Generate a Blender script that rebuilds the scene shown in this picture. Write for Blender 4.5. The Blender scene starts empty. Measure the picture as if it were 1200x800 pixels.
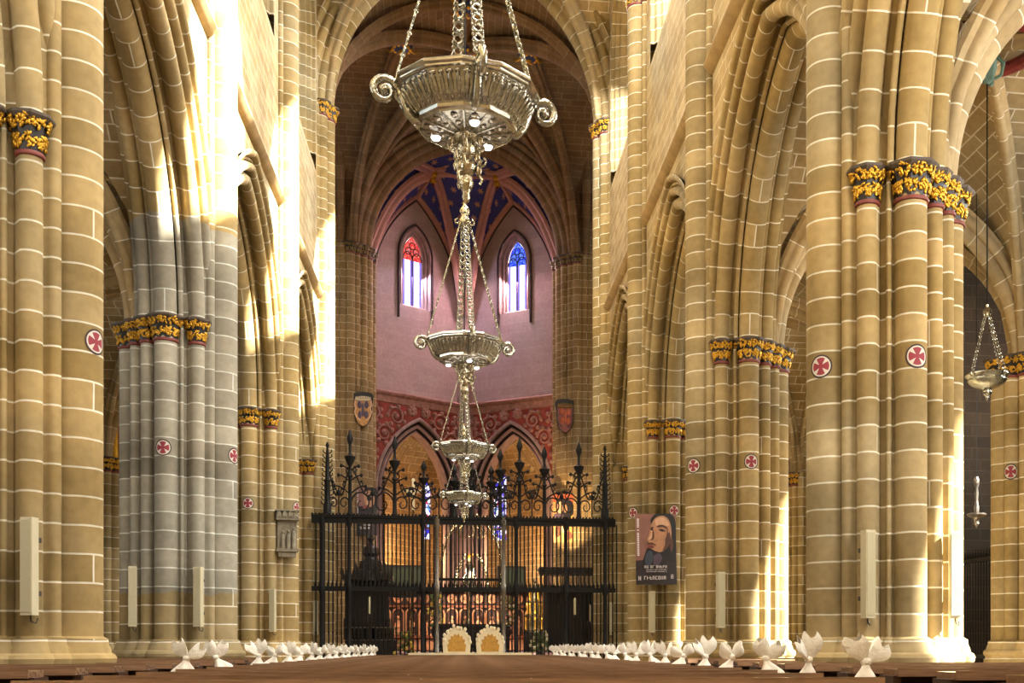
import bpy, math, random
from math import sin, cos, pi, sqrt, atan2, radians, acos
from mathutils import Vector, Matrix
random.seed(7)
SC = bpy.context.scene
COL = SC.collection

# ------------------------------------------------------------------ mesh builder
class MB:
    def __init__(s):
        s.v = []; s.f = []; s.uv = []; s.m = []
    def face(s, idx, uv=None, m=0):
        s.f.append(tuple(idx)); s.uv.append(uv or [(0, 0)] * len(idx)); s.m.append(m)
    def grid(s, P, U=None, closed=False, m=0):
        """P[i][j] points; U[i][j] uv"""
        base = len(s.v); ni = len(P); nj = len(P[0])
        for row in P: s.v.extend([tuple(p) for p in row])
        for i in range(ni - 1):
            for j in range(nj if closed else nj - 1):
                j2 = (j + 1) % nj
                a, b, c, d = base + i * nj + j, base + i * nj + j2, base + (i + 1) * nj + j2, base + (i + 1) * nj + j
                if U:
                    if closed and j2 == 0:
                        uv = [U[i][j], U[i][nj], U[i + 1][nj], U[i + 1][j]]
                    else:
                        uv = [U[i][j], U[i][j2], U[i + 1][j2], U[i + 1][j]]
                else: uv = None
                s.face((a, b, c, d), uv, m)
    def poly(s, pts, m=0, uv=None):
        b = len(s.v); s.v.extend([tuple(p) for p in pts])
        s.face(range(b, b + len(pts)), uv or [(p[0], p[1]) for p in pts], m)
    def box(s, x0, x1, y0, y1, z0, z1, m=0, M=None):
        b = len(s.v)
        pts = [(x0, y0, z0), (x1, y0, z0), (x1, y1, z0), (x0, y1, z0), (x0, y0, z1), (x1, y0, z1), (x1, y1, z1), (x0, y1, z1)]
        for f in ((3, 2, 1, 0), (4, 5, 6, 7), (0, 1, 5, 4), (1, 2, 6, 5), (2, 3, 7, 6), (3, 0, 4, 7)):
            ax = 2 if f in ((3, 2, 1, 0), (4, 5, 6, 7)) else (1 if f in ((0, 1, 5, 4), (2, 3, 7, 6)) else 0)
            uv = [((pts[i][0], pts[i][1]) if ax == 2 else ((pts[i][0], pts[i][2]) if ax == 1 else (pts[i][1], pts[i][2]))) for i in f]
            s.face([b + i for i in f], uv, m)
        s.v.extend([tuple(M @ Vector(p)) for p in pts] if M else pts)
    def prism(s, outline, y0, y1, m=0, M=None, bevel=0.0):
        """outline [(x,z)] extruded along y"""
        n = len(outline); b = len(s.v)
        cx = sum(p[0] for p in outline) / n; cz = sum(p[1] for p in outline) / n
        rings = [(y0, 1.0), (y1, 1.0)] if not bevel else [(y0, 1 - bevel), (y0 + (y1 - y0) * .3, 1), (y1, 1)]
        for (y, k) in rings:
            for (x, z) in outline:
                p = Vector((cx + (x - cx) * k, y, cz + (z - cz) * k))
                s.v.append(tuple(M @ p) if M else tuple(p))
        R = len(rings)
        s.face(range(b, b + n), [(p[0], p[1]) for p in outline], m)
        s.face(range(b + (R - 1) * n + n - 1, b + (R - 1) * n - 1, -1), [(p[0], p[1]) for p in reversed(outline)], m)
        for r in range(R - 1):
            for i in range(n):
                j = (i + 1) % n
                s.face((b + r * n + i, b + (r + 1) * n + i, b + (r + 1) * n + j, b + r * n + j), None, m)
    def lathe(s, prof, n=24, M=None, m=0, rot=0.0, a0=0.0, a1=2 * pi, flute=None):
        full = abs(a1 - a0 - 2 * pi) < 1e-6
        P = []; U = []
        k = n if full else n + 1
        L = 0
        for i, (r, z) in enumerate(prof):
            if i: L += sqrt((r - prof[i - 1][0]) ** 2 + (z - prof[i - 1][1]) ** 2)
            row = []; ur = []
            for j in range(n + 1):
                a = rot + a0 + (a1 - a0) * j / n
                rr = r * (flute(a, z) if flute else 1.0)
                p = Vector((rr * cos(a), rr * sin(a), z))
                if j < k: row.append(M @ p if M else p)
                ur.append(((a1 - a0) * j / n * max(r, .05), L))
            P.append(row); U.append(ur)
        s.grid(P, U, closed=full, m=m)
    def tube(s, pts, r, n=8, m=0, cap=True):
        pts = [Vector(p) for p in pts]
        N = len(pts); P = []; U = []
        rf = r if callable(r) else (lambda t: r)
        ref = None; L = 0
        for i, p in enumerate(pts):
            t = (pts[min(i + 1, N - 1)] - pts[max(i - 1, 0)])
            if t.length < 1e-9: t = Vector((0, 0, 1))
            t.normalize()
            if ref is None:
                ref = Vector((1, 0, 0)) if abs(t.x) < .8 else Vector((0, 1, 0))
            a = (ref - t * ref.dot(t))
            if a.length < 1e-6: a = t.orthogonal()
            a.normalize(); ref = a
            b = t.cross(a)
            if i: L += (p - pts[i - 1]).length
            rr = rf(i / max(1, N - 1))
            P.append([p + (a * cos(2 * pi * k / n) + b * sin(2 * pi * k / n)) * rr for k in range(n)])
            U.append([(k / n, L) for k in range(n + 1)])
        b0 = len(s.v)
        s.grid(P, U, closed=True, m=m)
        if cap:
            s.face(range(b0 + n - 1, b0 - 1, -1), None, m)
            e = b0 + (N - 1) * n
            s.face(range(e, e + n), None, m)
    def blob(s, c, r, n=8, k=5, m=0, M=None):
        """ellipsoid"""
        c = Vector(c)
        if not hasattr(r, '__len__'): r = (r, r, r)
        P = []
        for i in range(k + 1):
            th = pi * i / k
            row = []
            for j in range(n):
                a = 2 * pi * j / n
                p = Vector((r[0] * sin(th) * cos(a), r[1] * sin(th) * sin(a), r[2] * cos(th)))
                if M: p = M @ p
                row.append(c + p)
            P.append(row)
        U = [[(j / n, i / k) for j in range(n + 1)] for i in range(k + 1)]
        s.grid(P, U, closed=True, m=m)
    def torus(s, c, R, r, M=None, n=10, k=5, m=0, sz=1.0):
        c = Vector(c); P = []
        for i in range(n + 1):
            a = 2 * pi * i / n
            row = []
            for j in range(k):
                b = 2 * pi * j / k
                p = Vector(((R + r * cos(b)) * cos(a), (R + r * cos(b)) * sin(a) * sz, r * sin(b)))
                if M: p = M @ p
                row.append(c + p)
            P.append(row)
        s.grid(P, None, closed=True, m=m)
    def build(s, name, mat, parent=None, smooth=35, loc=None, rz=None):
        me = bpy.data.meshes.new(name)
        me.from_pydata(s.v, [], s.f)
        uvl = me.uv_layers.new(name='UVMap')
        flat = []
        for u in s.uv:
            for q in u: flat.extend((float(q[0]), float(q[1])))
        uvl.data.foreach_set('uv', flat)
        for mm in (mat if isinstance(mat, (list, tuple)) else [mat]): me.materials.append(mm)
        if max(s.m, default=0) > 0: me.polygons.foreach_set('material_index', s.m)
        if smooth is not None:
            me.polygons.foreach_set('use_smooth', [True] * len(me.polygons))
            me.update()
            me.set_sharp_from_angle(angle=radians(smooth))
        me.update()
        return link(name, me, parent, loc, rz)

def link(name, me, parent=None, loc=None, rz=None):
    o = bpy.data.objects.new(name, me); COL.objects.link(o)
    if loc is not None: o.location = loc
    if rz is not None: o.rotation_euler = (0, 0, rz)
    if parent is not None: o.parent = parent
    return o
def tag(o, label=None, cat=None, group=None, kind=None):
    if label: o['label'] = label
    if cat: o['category'] = cat
    if group: o['group'] = group
    if kind: o['kind'] = kind
    return o
def thing(name, label, cat, loc=(0, 0, 0), rz=0.0, group=None):
    o = bpy.data.objects.new(name, None); COL.objects.link(o)
    o.location = loc; o.rotation_euler = (0, 0, rz); o.empty_display_size = .1
    return tag(o, label, cat, group)
def struct(name, mb, mat, parent=None, smooth=35):
    o = mb.build(name, mat, parent, smooth)
    if parent is None: o['kind'] = 'structure'
    return o
def copy_tree(o, parent=None, label=None):
    c = o.copy(); COL.objects.link(c)
    if parent is not None: c.parent = parent
    if label: c['label'] = label
    for ch in list(o.children): copy_tree(ch, c)
    return c
ORD = ['first', 'second', 'third', 'fourth', 'fifth', 'sixth', 'seventh', 'eighth', 'ninth', 'tenth', 'eleventh', 'twelfth',
       'thirteenth', 'fourteenth', 'fifteenth', 'sixteenth', 'seventeenth', 'eighteenth', 'nineteenth', 'twentieth', 'twenty-first',
       'twenty-second', 'twenty-third', 'twenty-fourth', 'twenty-fifth', 'twenty-sixth']
OUTLET = None

# ------------------------------------------------------------------ geometry helpers
def outline(circles, poly, center, a0, a1, n, grow=0.0):
    """outer envelope of circles (x,y,r) and a convex polygon, seen from center, sampled by angle"""
    pts = []
    cx, cy = center
    for i in range(n + 1):
        a = a0 + (a1 - a0) * i / n
        dx, dy = cos(a), sin(a)
        best = 0.02
        for (x, y, r) in circles:
            r += grow
            b = (x - cx) * dx + (y - cy) * dy
            q = (x - cx) ** 2 + (y - cy) ** 2 - r * r
            d = b * b - q
            if d >= 0:
                t = b + sqrt(d)
                if t > best: best = t
        m = len(poly)
        for k in range(m):
            x1, y1 = poly[k]; x2, y2 = poly[(k + 1) % m]
            ex, ey = x2 - x1, y2 - y1
            den = dx * ey - dy * ex
            if abs(den) < 1e-9: continue
            t = ((x1 - cx) * ey - (y1 - cy) * ex) / den
            u = ((x1 - cx) * dy - (y1 - cy) * dx) / den
            if -1e-6 <= u <= 1 + 1e-6 and t > 0:
                t += grow
                if t > best: best = t
        pts.append((cx + dx * best, cy + dy * best))
    return pts
def cumlen(pts):
    L = [0.0]
    for i in range(1, len(pts)):
        L.append(L[-1] + sqrt((pts[i][0] - pts[i - 1][0]) ** 2 + (pts[i][1] - pts[i - 1][1]) ** 2))
    return L
def arch_z(t, s, c, z0, r=0.0):
    R = s + c + r
    q = R * R - (abs(t) + c) ** 2
    return z0 + (sqrt(q) if q > 0 else 0.0)
def arch_sweep(mb, prof, s, c, z0, fmap, steps=22, zb=None, m=0, u0=0.0):
    """sweep profile [(n,r)] round a pointed arch; fmap(t,n,z)->xyz; optional jambs down to zb"""
    Lp = cumlen(prof); Rm = s + c
    rows = []; uvs = []
    rmid = sum(r for _, r in prof) / len(prof)
    phm = acos(c / (Rm + rmid))
    La = phm * (Rm + rmid)
    def add(row_tz, v):
        rows.append([fmap(t, n, z) for (t, n, z) in row_tz])
        uvs.append([(u0 + Lp[j], v) for j in range(len(prof))])
    if zb is not None:
        for k in range(4):
            z = zb + (z0 - zb) * k / 4
            add([(-(s + r), n, z) for (n, r) in prof], z - z0)
    for i in range(steps + 1):
        fr = i / steps
        row = []
        for (n, r) in prof:
            R = Rm + r
            ph = acos(max(-1, min(1, c / R))) * fr
            row.append((c - R * cos(ph), n, z0 + R * sin(ph)))
        add(row, La * fr)
    for i in range(steps - 1, -1, -1):
        fr = i / steps
        row = []
        for (n, r) in prof:
            R = Rm + r
            ph = acos(max(-1, min(1, c / R))) * fr
            row.append((R * cos(ph) - c, n, z0 + R * sin(ph)))
        add(row, 2 * La - La * fr)
    if zb is not None:
        for k in range(3, -1, -1):
            z = zb + (z0 - zb) * k / 4
            add([((s + r), n, z) for (n, r) in prof], 2 * La + (z0 - z))
    mb.grid(rows, uvs, m=m)
def panel(mb, ts, lo, hi, fmap, m=0, div=1):
    """wall strip between lo(t) and hi(t)"""
    for a, b in zip(ts[:-1], ts[1:]):
        for k in range(div):
            la, ha, lb, hb = lo(a), hi(a), lo(b), hi(b)
            z = [la + (ha - la) * k / div, lb + (hb - lb) * k / div, lb + (hb - lb) * (k + 1) / div, la + (ha - la) * (k + 1) / div]
            if max(z) - min(z) < 1e-5: continue
            mb.poly([fmap(a, z[0]), fmap(b, z[1]), fmap(b, z[2]), fmap(a, z[3])], m, [(a, z[0]), (b, z[1]), (b, z[2]), (a, z[3])])
def frange(a, b, n): return [a + (b - a) * i / n for i in range(n + 1)]
def sweep(mb, prof, pts, up=Vector((0, 0, 1)), m=0, closed=False):
    """sweep an open/closed profile [(side, depth)] along a polyline, depth measured away from 'up'"""
    pts = [Vector(p) for p in pts]; N = len(pts)
    L = 0; rows = []; uvs = []; Lp = cumlen(list(prof) + [prof[0]])
    for i, p in enumerate(pts):
        t = (pts[min(i + 1, N - 1)] - pts[max(i - 1, 0)]).normalized()
        a = t.cross(up)
        if a.length < 1e-5: a = Vector((1, 0, 0))
        a.normalize(); b = a.cross(t).normalized()
        if i: L += (p - pts[i - 1]).length
        rows.append([p + a * q[0] - b * q[1] for q in prof])
        uvs.append([(Lp[j], L) for j in range(len(prof) + 1)])
    mb.grid(rows, uvs, closed=closed, m=m)
def rollprof(w, d):
    """rib profile: fillet, hollow, roll"""
    P = [(-w, -.02), (-w, d * .25), (-w * .55, d * .42)]
    for k in range(9):
        a = pi + pi * k / 8
        P.append((w * .55 * cos(a), d * .62 - w * .55 * sin(a) * 1.0))
    P += [(w * .55, d * .42), (w, d * .25), (w, -.02)]
    return P
def gq(u, c=.55):
    R = 1 + c
    q = R * R - (abs(u) + c) ** 2
    return (sqrt(q) if q > 0 else 0) / sqrt(R * R - c * c)

# ------------------------------------------------------------------ materials
def mat(name): 
    m = bpy.data.materials.new(name); m.use_nodes = True
    nt = m.node_tree; nt.nodes.clear()
    out = nt.nodes.new('ShaderNodeOutputMaterial')
    return m, nt, out
class NT:
    def __init__(s, nt): s.nt = nt
    def n(s, t, **kw):
        nd = s.nt.nodes.new('ShaderNode' + t)
        for k, v in kw.items():
            if k.startswith('_'): setattr(nd, k[1:], v)
            else:
                key = int(k[1:]) if k[0] == 'i' and k[1:].isdigit() else k.replace('__', ' ')
                if hasattr(v, 'links') or isinstance(v, bpy.types.NodeSocket): s.nt.links.new(v, nd.inputs[key])
                else: nd.inputs[key].default_value = v
        return nd
    def math(s, op, a, b=None, c=None, clamp=False):
        nd = s.nt.nodes.new('ShaderNodeMath'); nd.operation = op; nd.use_clamp = clamp
        for i, v in enumerate((a, b, c)):
            if v is None: continue
            if isinstance(v, bpy.types.NodeSocket): s.nt.links.new(v, nd.inputs[i])
            else: nd.inputs[i].default_value = v
        return nd.outputs[0]
    def mix(s, fac, a, b, mode='MIX'):
        nd = s.nt.nodes.new('ShaderNodeMix'); nd.data_type = 'RGBA'; nd.blend_type = mode
        for i, v in ((0, fac), (6, a), (7, b)):
            if isinstance(v, bpy.types.NodeSocket): s.nt.links.new(v, nd.inputs[i])
            else: nd.inputs[i].default_value = v if i == 0 else (tuple(v) + (1,) if len(v) == 3 else v)
        return nd.outputs[2]
    def ramp(s, fac, stops, interp='LINEAR'):
        nd = s.nt.nodes.new('ShaderNodeValToRGB'); nd.color_ramp.interpolation = interp
        el = nd.color_ramp.elements
        while len(el) < len(stops): el.new(.5)
        for e, (p, c) in zip(el, stops):
            e.position = p; e.color = tuple(c) + (1,) if len(c) == 3 else c
        s.nt.links.new(fac, nd.inputs[0])
        return nd.outputs[0]
def C(h):
    """sRGB hex -> linear"""
    h = h.lstrip('#'); r = []
    for i in (0, 2, 4):
        c = int(h[i:i + 2], 16) / 255
        r.append(c / 12.92 if c <= .04045 else ((c + .055) / 1.055) ** 2.4)
    return tuple(r)
def c4(c): return tuple(c) + (1,)

def masonry(name, c1, c2, mortar, bw=.85, rh=.31, ms=.012, var=.35, grey=False, stain=.35, rough=.85, wob=.02):
    m, nt, out = mat(name); N = NT(nt)
    tc = N.n('TexCoord')
    geo = N.n('NewGeometry')
    nz = N.n('TexNoise', Vector=geo.outputs['Position'], Scale=2.2, Detail=2.0)
    off = N.n('VectorMath', _operation='SUBTRACT', i0=nz.outputs['Color'], i1=(.5, .5, .5))
    off2 = N.n('VectorMath', _operation='SCALE', i0=off.outputs[0], Scale=wob)
    uv = N.n('VectorMath', _operation='ADD', i0=tc.outputs['UV'], i1=off2.outputs[0])
    br = N.n('TexBrick', Vector=uv.outputs[0], Color1=c4(c1), Color2=c4(c2), Mortar=c4(mortar), Scale=1.0,
             Mortar__Size=ms, Mortar__Smooth=.25, Bias=0.0, Brick__Width=bw, Row__Height=rh)
    br.offset = .42; br.squash = 1.25; br.squash_frequency = 3
    n2 = N.n('TexNoise', Vector=geo.outputs['Position'], Scale=.55, Detail=5.0, Roughness=.6)
    dark = N.ramp(n2.outputs[0], [(.3, (1 - stain, 1 - stain * 1.05, 1 - stain * 1.2)), (.68, (1.08, 1.06, 1.02))])
    n3 = N.n('TexNoise', Vector=geo.outputs['Position'], Scale=9.0, Detail=4.0)
    fine = N.ramp(n3.outputs[0], [(.25, (.86, .85, .83)), (.75, (1.08, 1.08, 1.07))])
    col = N.mix(1.0, N.mix(1.0, br.outputs[0], dark, 'MULTIPLY'), fine, 'MULTIPLY')
    n4 = N.n('TexNoise', Vector=geo.outputs['Position'], Scale=.33, Detail=3.0)
    gk = N.ramp(n4.outputs[0], [(.46, (0, 0, 0)), (.64, (.4, .4, .4))])
    gh = N.n('HueSaturation', Hue=.51, Saturation=.5, Value=.9, Color=col)
    col = N.mix(gk, col, N.mix(1.0, gh.outputs[0], (.96, 1.02, .98), 'MULTIPLY'))
    if grey:
        # greyer replaced courses on the lower shafts of one left-hand pier
        sp = N.n('SeparateXYZ', i0=geo.outputs['Position'])
        st = N.math('SNAP', N.math('ADD', sp.outputs[2], N.math('MULTIPLY', nz.outputs[0], .2)), .31)
        k = N.math('MULTIPLY', N.math('GREATER_THAN', st, 1.95), N.math('LESS_THAN', st, 8.3))
        k = N.math('MULTIPLY', k, N.math('LESS_THAN', sp.outputs[0], -3.4))
        k = N.math('MULTIPLY', k, N.math('LESS_THAN', N.math('ABSOLUTE', N.math('SUBTRACT', sp.outputs[1], 20.1)), 1.9))
        k = N.math('MULTIPLY', k, .78)
        hsv = N.n('HueSaturation', Saturation=.3, Value=.90, Color=col)
        cold = N.mix(1.0, hsv.outputs[0], (.98, 1.03, 1.0), 'MULTIPLY')
        col = N.mix(k, col, cold)
    bs = N.n('BsdfPrincipled', Base__Color=col, Roughness=rough)
    bs.inputs['Specular IOR Level'].default_value = .25
    hgt = N.math('ADD', N.math('MULTIPLY', br.outputs['Fac'], -.4), N.math('MULTIPLY', n3.outputs[0], .5))
    bp = N.n('Bump', Strength=.35, Distance=.02, Height=hgt)
    nt.links.new(bp.outputs[0], bs.inputs['Normal'])
    nt.links.new(bs.outputs[0], out.inputs[0])
    return m
def plain(name, col, rough=.6, metal=0.0, noise=.15, scale=8.0, bump=0.0, spec=.5, bscale=None, emit=None):
    m, nt, out = mat(name); N = NT(nt)
    tc = N.n('TexCoord')
    nz = N.n('TexNoise', Vector=tc.outputs['Object'], Scale=scale, Detail=4.0)
    f = N.ramp(nz.outputs[0], [(.3, (1 - noise,) * 3), (.7, (1 + noise * .4,) * 3)])
    cc = N.mix(1.0, c4(col), f, 'MULTIPLY')
    bs = N.n('BsdfPrincipled', Base__Color=cc, Roughness=rough, Metallic=metal)
    bs.inputs['Specular IOR Level'].default_value = spec
    if bump:
        nb = N.n('TexNoise', Vector=tc.outputs['Object'], Scale=bscale or scale * 3, Detail=3.0)
        bp = N.n('Bump', Strength=bump, Distance=.02, Height=nb.outputs[0])
        nt.links.new(bp.outputs[0], bs.inputs['Normal'])
    if emit:
        bs.inputs['Emission Color'].default_value = c4(emit[0]); bs.inputs['Emission Strength'].default_value = emit[1]
    nt.links.new(bs.outputs[0], out.inputs[0])
    return m
def wood(name, c1, c2, rough=.35, scale=3.0, axis=(1, 14, 14)):
    m, nt, out = mat(name); N = NT(nt)
    tc = N.n('TexCoord')
    mp = N.n('Mapping', Vector=tc.outputs['Object'], Scale=axis)
    nz = N.n('TexNoise', Vector=mp.outputs[0], Scale=scale, Detail=6.0, Roughness=.65)
    cc = N.ramp(nz.outputs[0], [(.3, c1), (.7, c2)])
    bs = N.n('BsdfPrincipled', Base__Color=cc, Roughness=rough)
    if rough < .2: bs.inputs['Coat Weight'].default_value = .8; bs.inputs['Coat Roughness'].default_value = .06
    bp = N.n('Bump', Strength=.12, Distance=.01, Height=nz.outputs[0])
    nt.links.new(bp.outputs[0], bs.inputs['Normal'])
    nt.links.new(bs.outputs[0], out.inputs[0])
    return m
def emission(name, col, st):
    m, nt, out = mat(name); N = NT(nt)
    e = N.n('Emission', Color=c4(col), Strength=st)
    nt.links.new(e.outputs[0], out.inputs[0]); return m

M = {}
STC1, STC2, MORT = C('#b9a172'), C('#957e4e'), C('#ebe6d6')
M['stone'] = masonry('ashlar', STC1, STC2, MORT, bw=5.3, grey=True, stain=.5)
M['arch'] = masonry('voussoirs', STC1, STC2, MORT, bw=4.5, rh=.42, grey=True, ms=.012, stain=.42)
M['wall'] = masonry('wall_ashlar', C('#bda77d'), C('#a38a5d'), C('#e2dac8'), bw=.55, rh=.27, ms=.008, stain=.3)
M['vault'] = masonry('vault_web', C('#bba57c'), C('#9f865c'), C('#e4dcc8'), bw=.62, rh=.27, ms=.015, stain=.3)
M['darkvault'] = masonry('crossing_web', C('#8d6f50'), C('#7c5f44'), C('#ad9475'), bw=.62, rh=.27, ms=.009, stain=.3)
M['rib'] = masonry('rib_stone', C('#bfa87f'), C('#a68d63'), MORT, bw=2.0, rh=.5, ms=.011)
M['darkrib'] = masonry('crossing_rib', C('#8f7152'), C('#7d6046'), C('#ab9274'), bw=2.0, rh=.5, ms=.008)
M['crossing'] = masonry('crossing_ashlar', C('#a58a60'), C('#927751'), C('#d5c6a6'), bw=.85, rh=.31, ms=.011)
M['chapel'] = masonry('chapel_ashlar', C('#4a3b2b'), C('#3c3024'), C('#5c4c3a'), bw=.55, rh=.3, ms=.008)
M['amb'] = masonry('ambulatory_ashlar', C('#9a7c54'), C('#866a45'), C('#c6ad85'), bw=.6, rh=.3, ms=.012)
M['pinklit_wall'] = masonry('pinklit_chancel_plaster', C('#b39a98'), C('#ab9190'), C('#bda7a4'), bw=.95, rh=.4, ms=.006, stain=.12)  # pink glow of the stained-glass light put into the plaster colour
M['pinkrib'] = plain('pink_painted_rib', C('#b88579'), .7, noise=.15)
M['red'] = plain('red_painted_spandrel', C('#9c4238'), .75, noise=.45, scale=3, bump=.3)
M['redrelief'] = plain('pink_stone_relief', C('#a9796c'), .75, noise=.35, scale=5, bump=.3)
M['mauve'] = plain('mauve_arch_stone', C('#a58782'), .75, noise=.25, scale=4, bump=.2)
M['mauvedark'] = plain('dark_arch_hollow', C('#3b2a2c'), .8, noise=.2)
M['floor'] = masonry('stone_paving', C('#b9a98f'), C('#a39378'), C('#7d705f'), bw=.8, rh=.8, ms=.01, rough=.5)
M['black'] = plain('black_paint', C('#1d1712'), .5, noise=.3, scale=20)
M['gold'] = plain('gilding', C('#d9a636'), .32, metal=.75, noise=.3, scale=30)
M['golddim'] = plain('dull_gilding', C('#8f7440'), .5, metal=.3, noise=.4, scale=30)
M['abacus'] = plain('dark_abacus', C('#4a3c2f'), .6, noise=.2)
M['redring'] = plain('red_astragal', C('#7c3a30'), .6, noise=.2)
M['iron'] = plain('black_iron', C('#100d0b'), .6, metal=.0, noise=.3, scale=15, spec=.25)
M['ironlight'] = plain('polished_iron', C('#8b8378'), .3, metal=.9, noise=.3, scale=15)
M['silver'] = plain('chased_silver', C('#b9b7aa'), .26, metal=1.0, noise=.3, scale=22, bump=.28, bscale=38)
M['silversmooth'] = plain('polished_silver', C('#c6c4b8'), .18, metal=1.0, noise=.2, scale=15)
M['silvergold'] = plain('gilt_silver', C('#c3b99e'), .24, metal=1.0, noise=.3, scale=20, bump=.4, bscale=40)
M['lamp'] = emission('lamp_glass', (1, .93, .95), 5.0)
M['pew'] = wood('pew_oak', C('#775842'), C('#a07e62'), .13)
M['pewdark'] = wood('pew_dark_oak', C('#33211a'), C('#4b3023'), .4)
M['bow'] = plain('white_tulle', C('#efece2'), .8, noise=.08, scale=30, bump=.3, bscale=60)
M['speaker'] = plain('beige_speaker_case', C('#c5bd9f'), .5, noise=.06)
M['speakermesh'] = plain('beige_speaker_mesh', C('#b5ad8e'), .7, noise=.1, scale=120, bump=.2)
M['cable'] = plain('dark_cable', C('#3a332b'), .6)
M['darkwood'] = wood('black_walnut', C('#150f0c'), C('#2a1e17'), .4)
M['redback'] = wood('shaded_walnut_ground', C('#2e160d'), C('#451f12'), .5)  # shade between the carvings put into a darker ground colour
M['rosette'] = plain('lit_carved_relief', C('#c48a66'), .5, noise=.35, scale=14)  # lit look of the carvings put into a paler colour
M['redwood'] = wood('carved_walnut', C('#6b3a22'), C('#98583a'), .4)
M['cream'] = plain('cream_lacquer', C('#ddd0b0'), .45, noise=.1)
M['ochre'] = plain('ochre_velvet', C('#b88a3c'), .8, noise=.3, scale=14)
M['greenboard'] = plain('dark_green_board', C('#2b3528'), .5, noise=.2)
M['wax'] = plain('cream_wax', C('#d9cda3'), .5, noise=.05)
M['leaf'] = plain('green_leaves', C('#4f6a24'), .6, noise=.4)
M['petal'] = plain('yellow_petals', C('#d8c24c'), .6, noise=.2)
M['petalw'] = plain('pale_petals', C('#e8e0b8'), .6, noise=.2)
M['reliefstone'] = plain('grey_limestone_relief', C('#8f8672'), .8, noise=.35, scale=9, bump=.4)
M['string'] = plain('shadowed_string_course', C('#a98e62'), .8, noise=.25, scale=4)
M['bossblue'] = plain('blue_painted_boss', C('#2c3560'), .6, noise=.3)
M['bossgreen'] = plain('verdigris_boss', C('#6c8c7c'), .6, noise=.3)
M['bossred'] = plain('red_boss_ring', C('#8a2f2a'), .6, noise=.6, scale=6)
M['skin'] = plain('ivory_face', C('#c9a07c'), .6)
# ------------------------------------------------------------------ nave layout (metres; nave axis is x = 0, altar towards +y)
PX = 5.016                      # arcade axis
PITCH = 7.315
ROW = [5.485 + PITCH * k for k in range(5)]          # pier rows; ROW[1] is the nearest one in view
ZC = 6.68                       # top of the arcade capitals
ZV = 17.5                       # springing of the high vault
WF = .62                        # nave wall face, from the arcade axis
ZS = 11.65                      # string course
def navemap(side, yc):
    return lambda t, n, z: (side * (PX - n), yc + t, z)

SH = [(.75, 0, .28), (.65, .35, .075), (.65, -.35, .075), (.47, .50, .12), (.47, -.50, .12), (0, .64, .18), (0, -.64, .18),
      (-.33, .52, .10), (-.33, -.52, .10), (-.56, .34, .09), (-.56, -.34, .09), (-.74, 0, .18)]
FIL = [(.245, .585, .032), (.245, -.585, .032), (.575, .385, .03), (.575, -.385, .03), (.36, .47, .03), (.36, -.47, .03)]
CH = [(.64, .24), (.60, .30), (.52, .33), (.44, .40), (.36, .42), (.30, .47), (.24, .54), (.19, .57), (-.16, .57), (-.20, .46), (-.40, .42), (-.46, .30), (-.6, .22), (-.66, .14)]
CORE = CH + [(a, -b) for a, b in reversed(CH)]
SHU = SH[:3]
COREU = [(.64, .24), (.60, .30), (.58, .42), (.45, .50), (.0, .50), (.0, -.50), (.45, -.50), (.58, -.42), (.60, -.30), (.64, -.24)]
XSH = [(.80, 0, .26), (.68, .40, .2), (.68, -.40, .2), (.36, .72, .15), (.36, -.72, .15), (0, .76, .2), (0, -.76, .2), (.58, .62, .09), (.58, -.62, .09),
       (-.34, .66, .12), (-.34, -.66, .12), (-.62, .42, .12), (-.62, -.42, .12), (-.82, 0, .2)]
XH = [(.70, .24), (.62, .30), (.52, .50), (.40, .58), (.24, .66), (.18, .70), (-.18, .70), (-.3, .52), (-.5, .40), (-.7, .16)]
XCORE = XH + [(a, -b) for a, b in reversed(XH)]

def shaft_mesh(sh, core, levels, n=340, center=(0, 0), a0=-pi, a1=pi):
    """levels [(z, grow)]"""
    mb = MB(); P = []; U = []
    for (z, g) in levels:
        o = outline(sh, core, center, a0, a1, n, g)
        L = cumlen(o)
        P.append([(x, y, z) for x, y in o]); U.append([(l, z) for l in L])
    mb.grid(P, U)
    return mb

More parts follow.
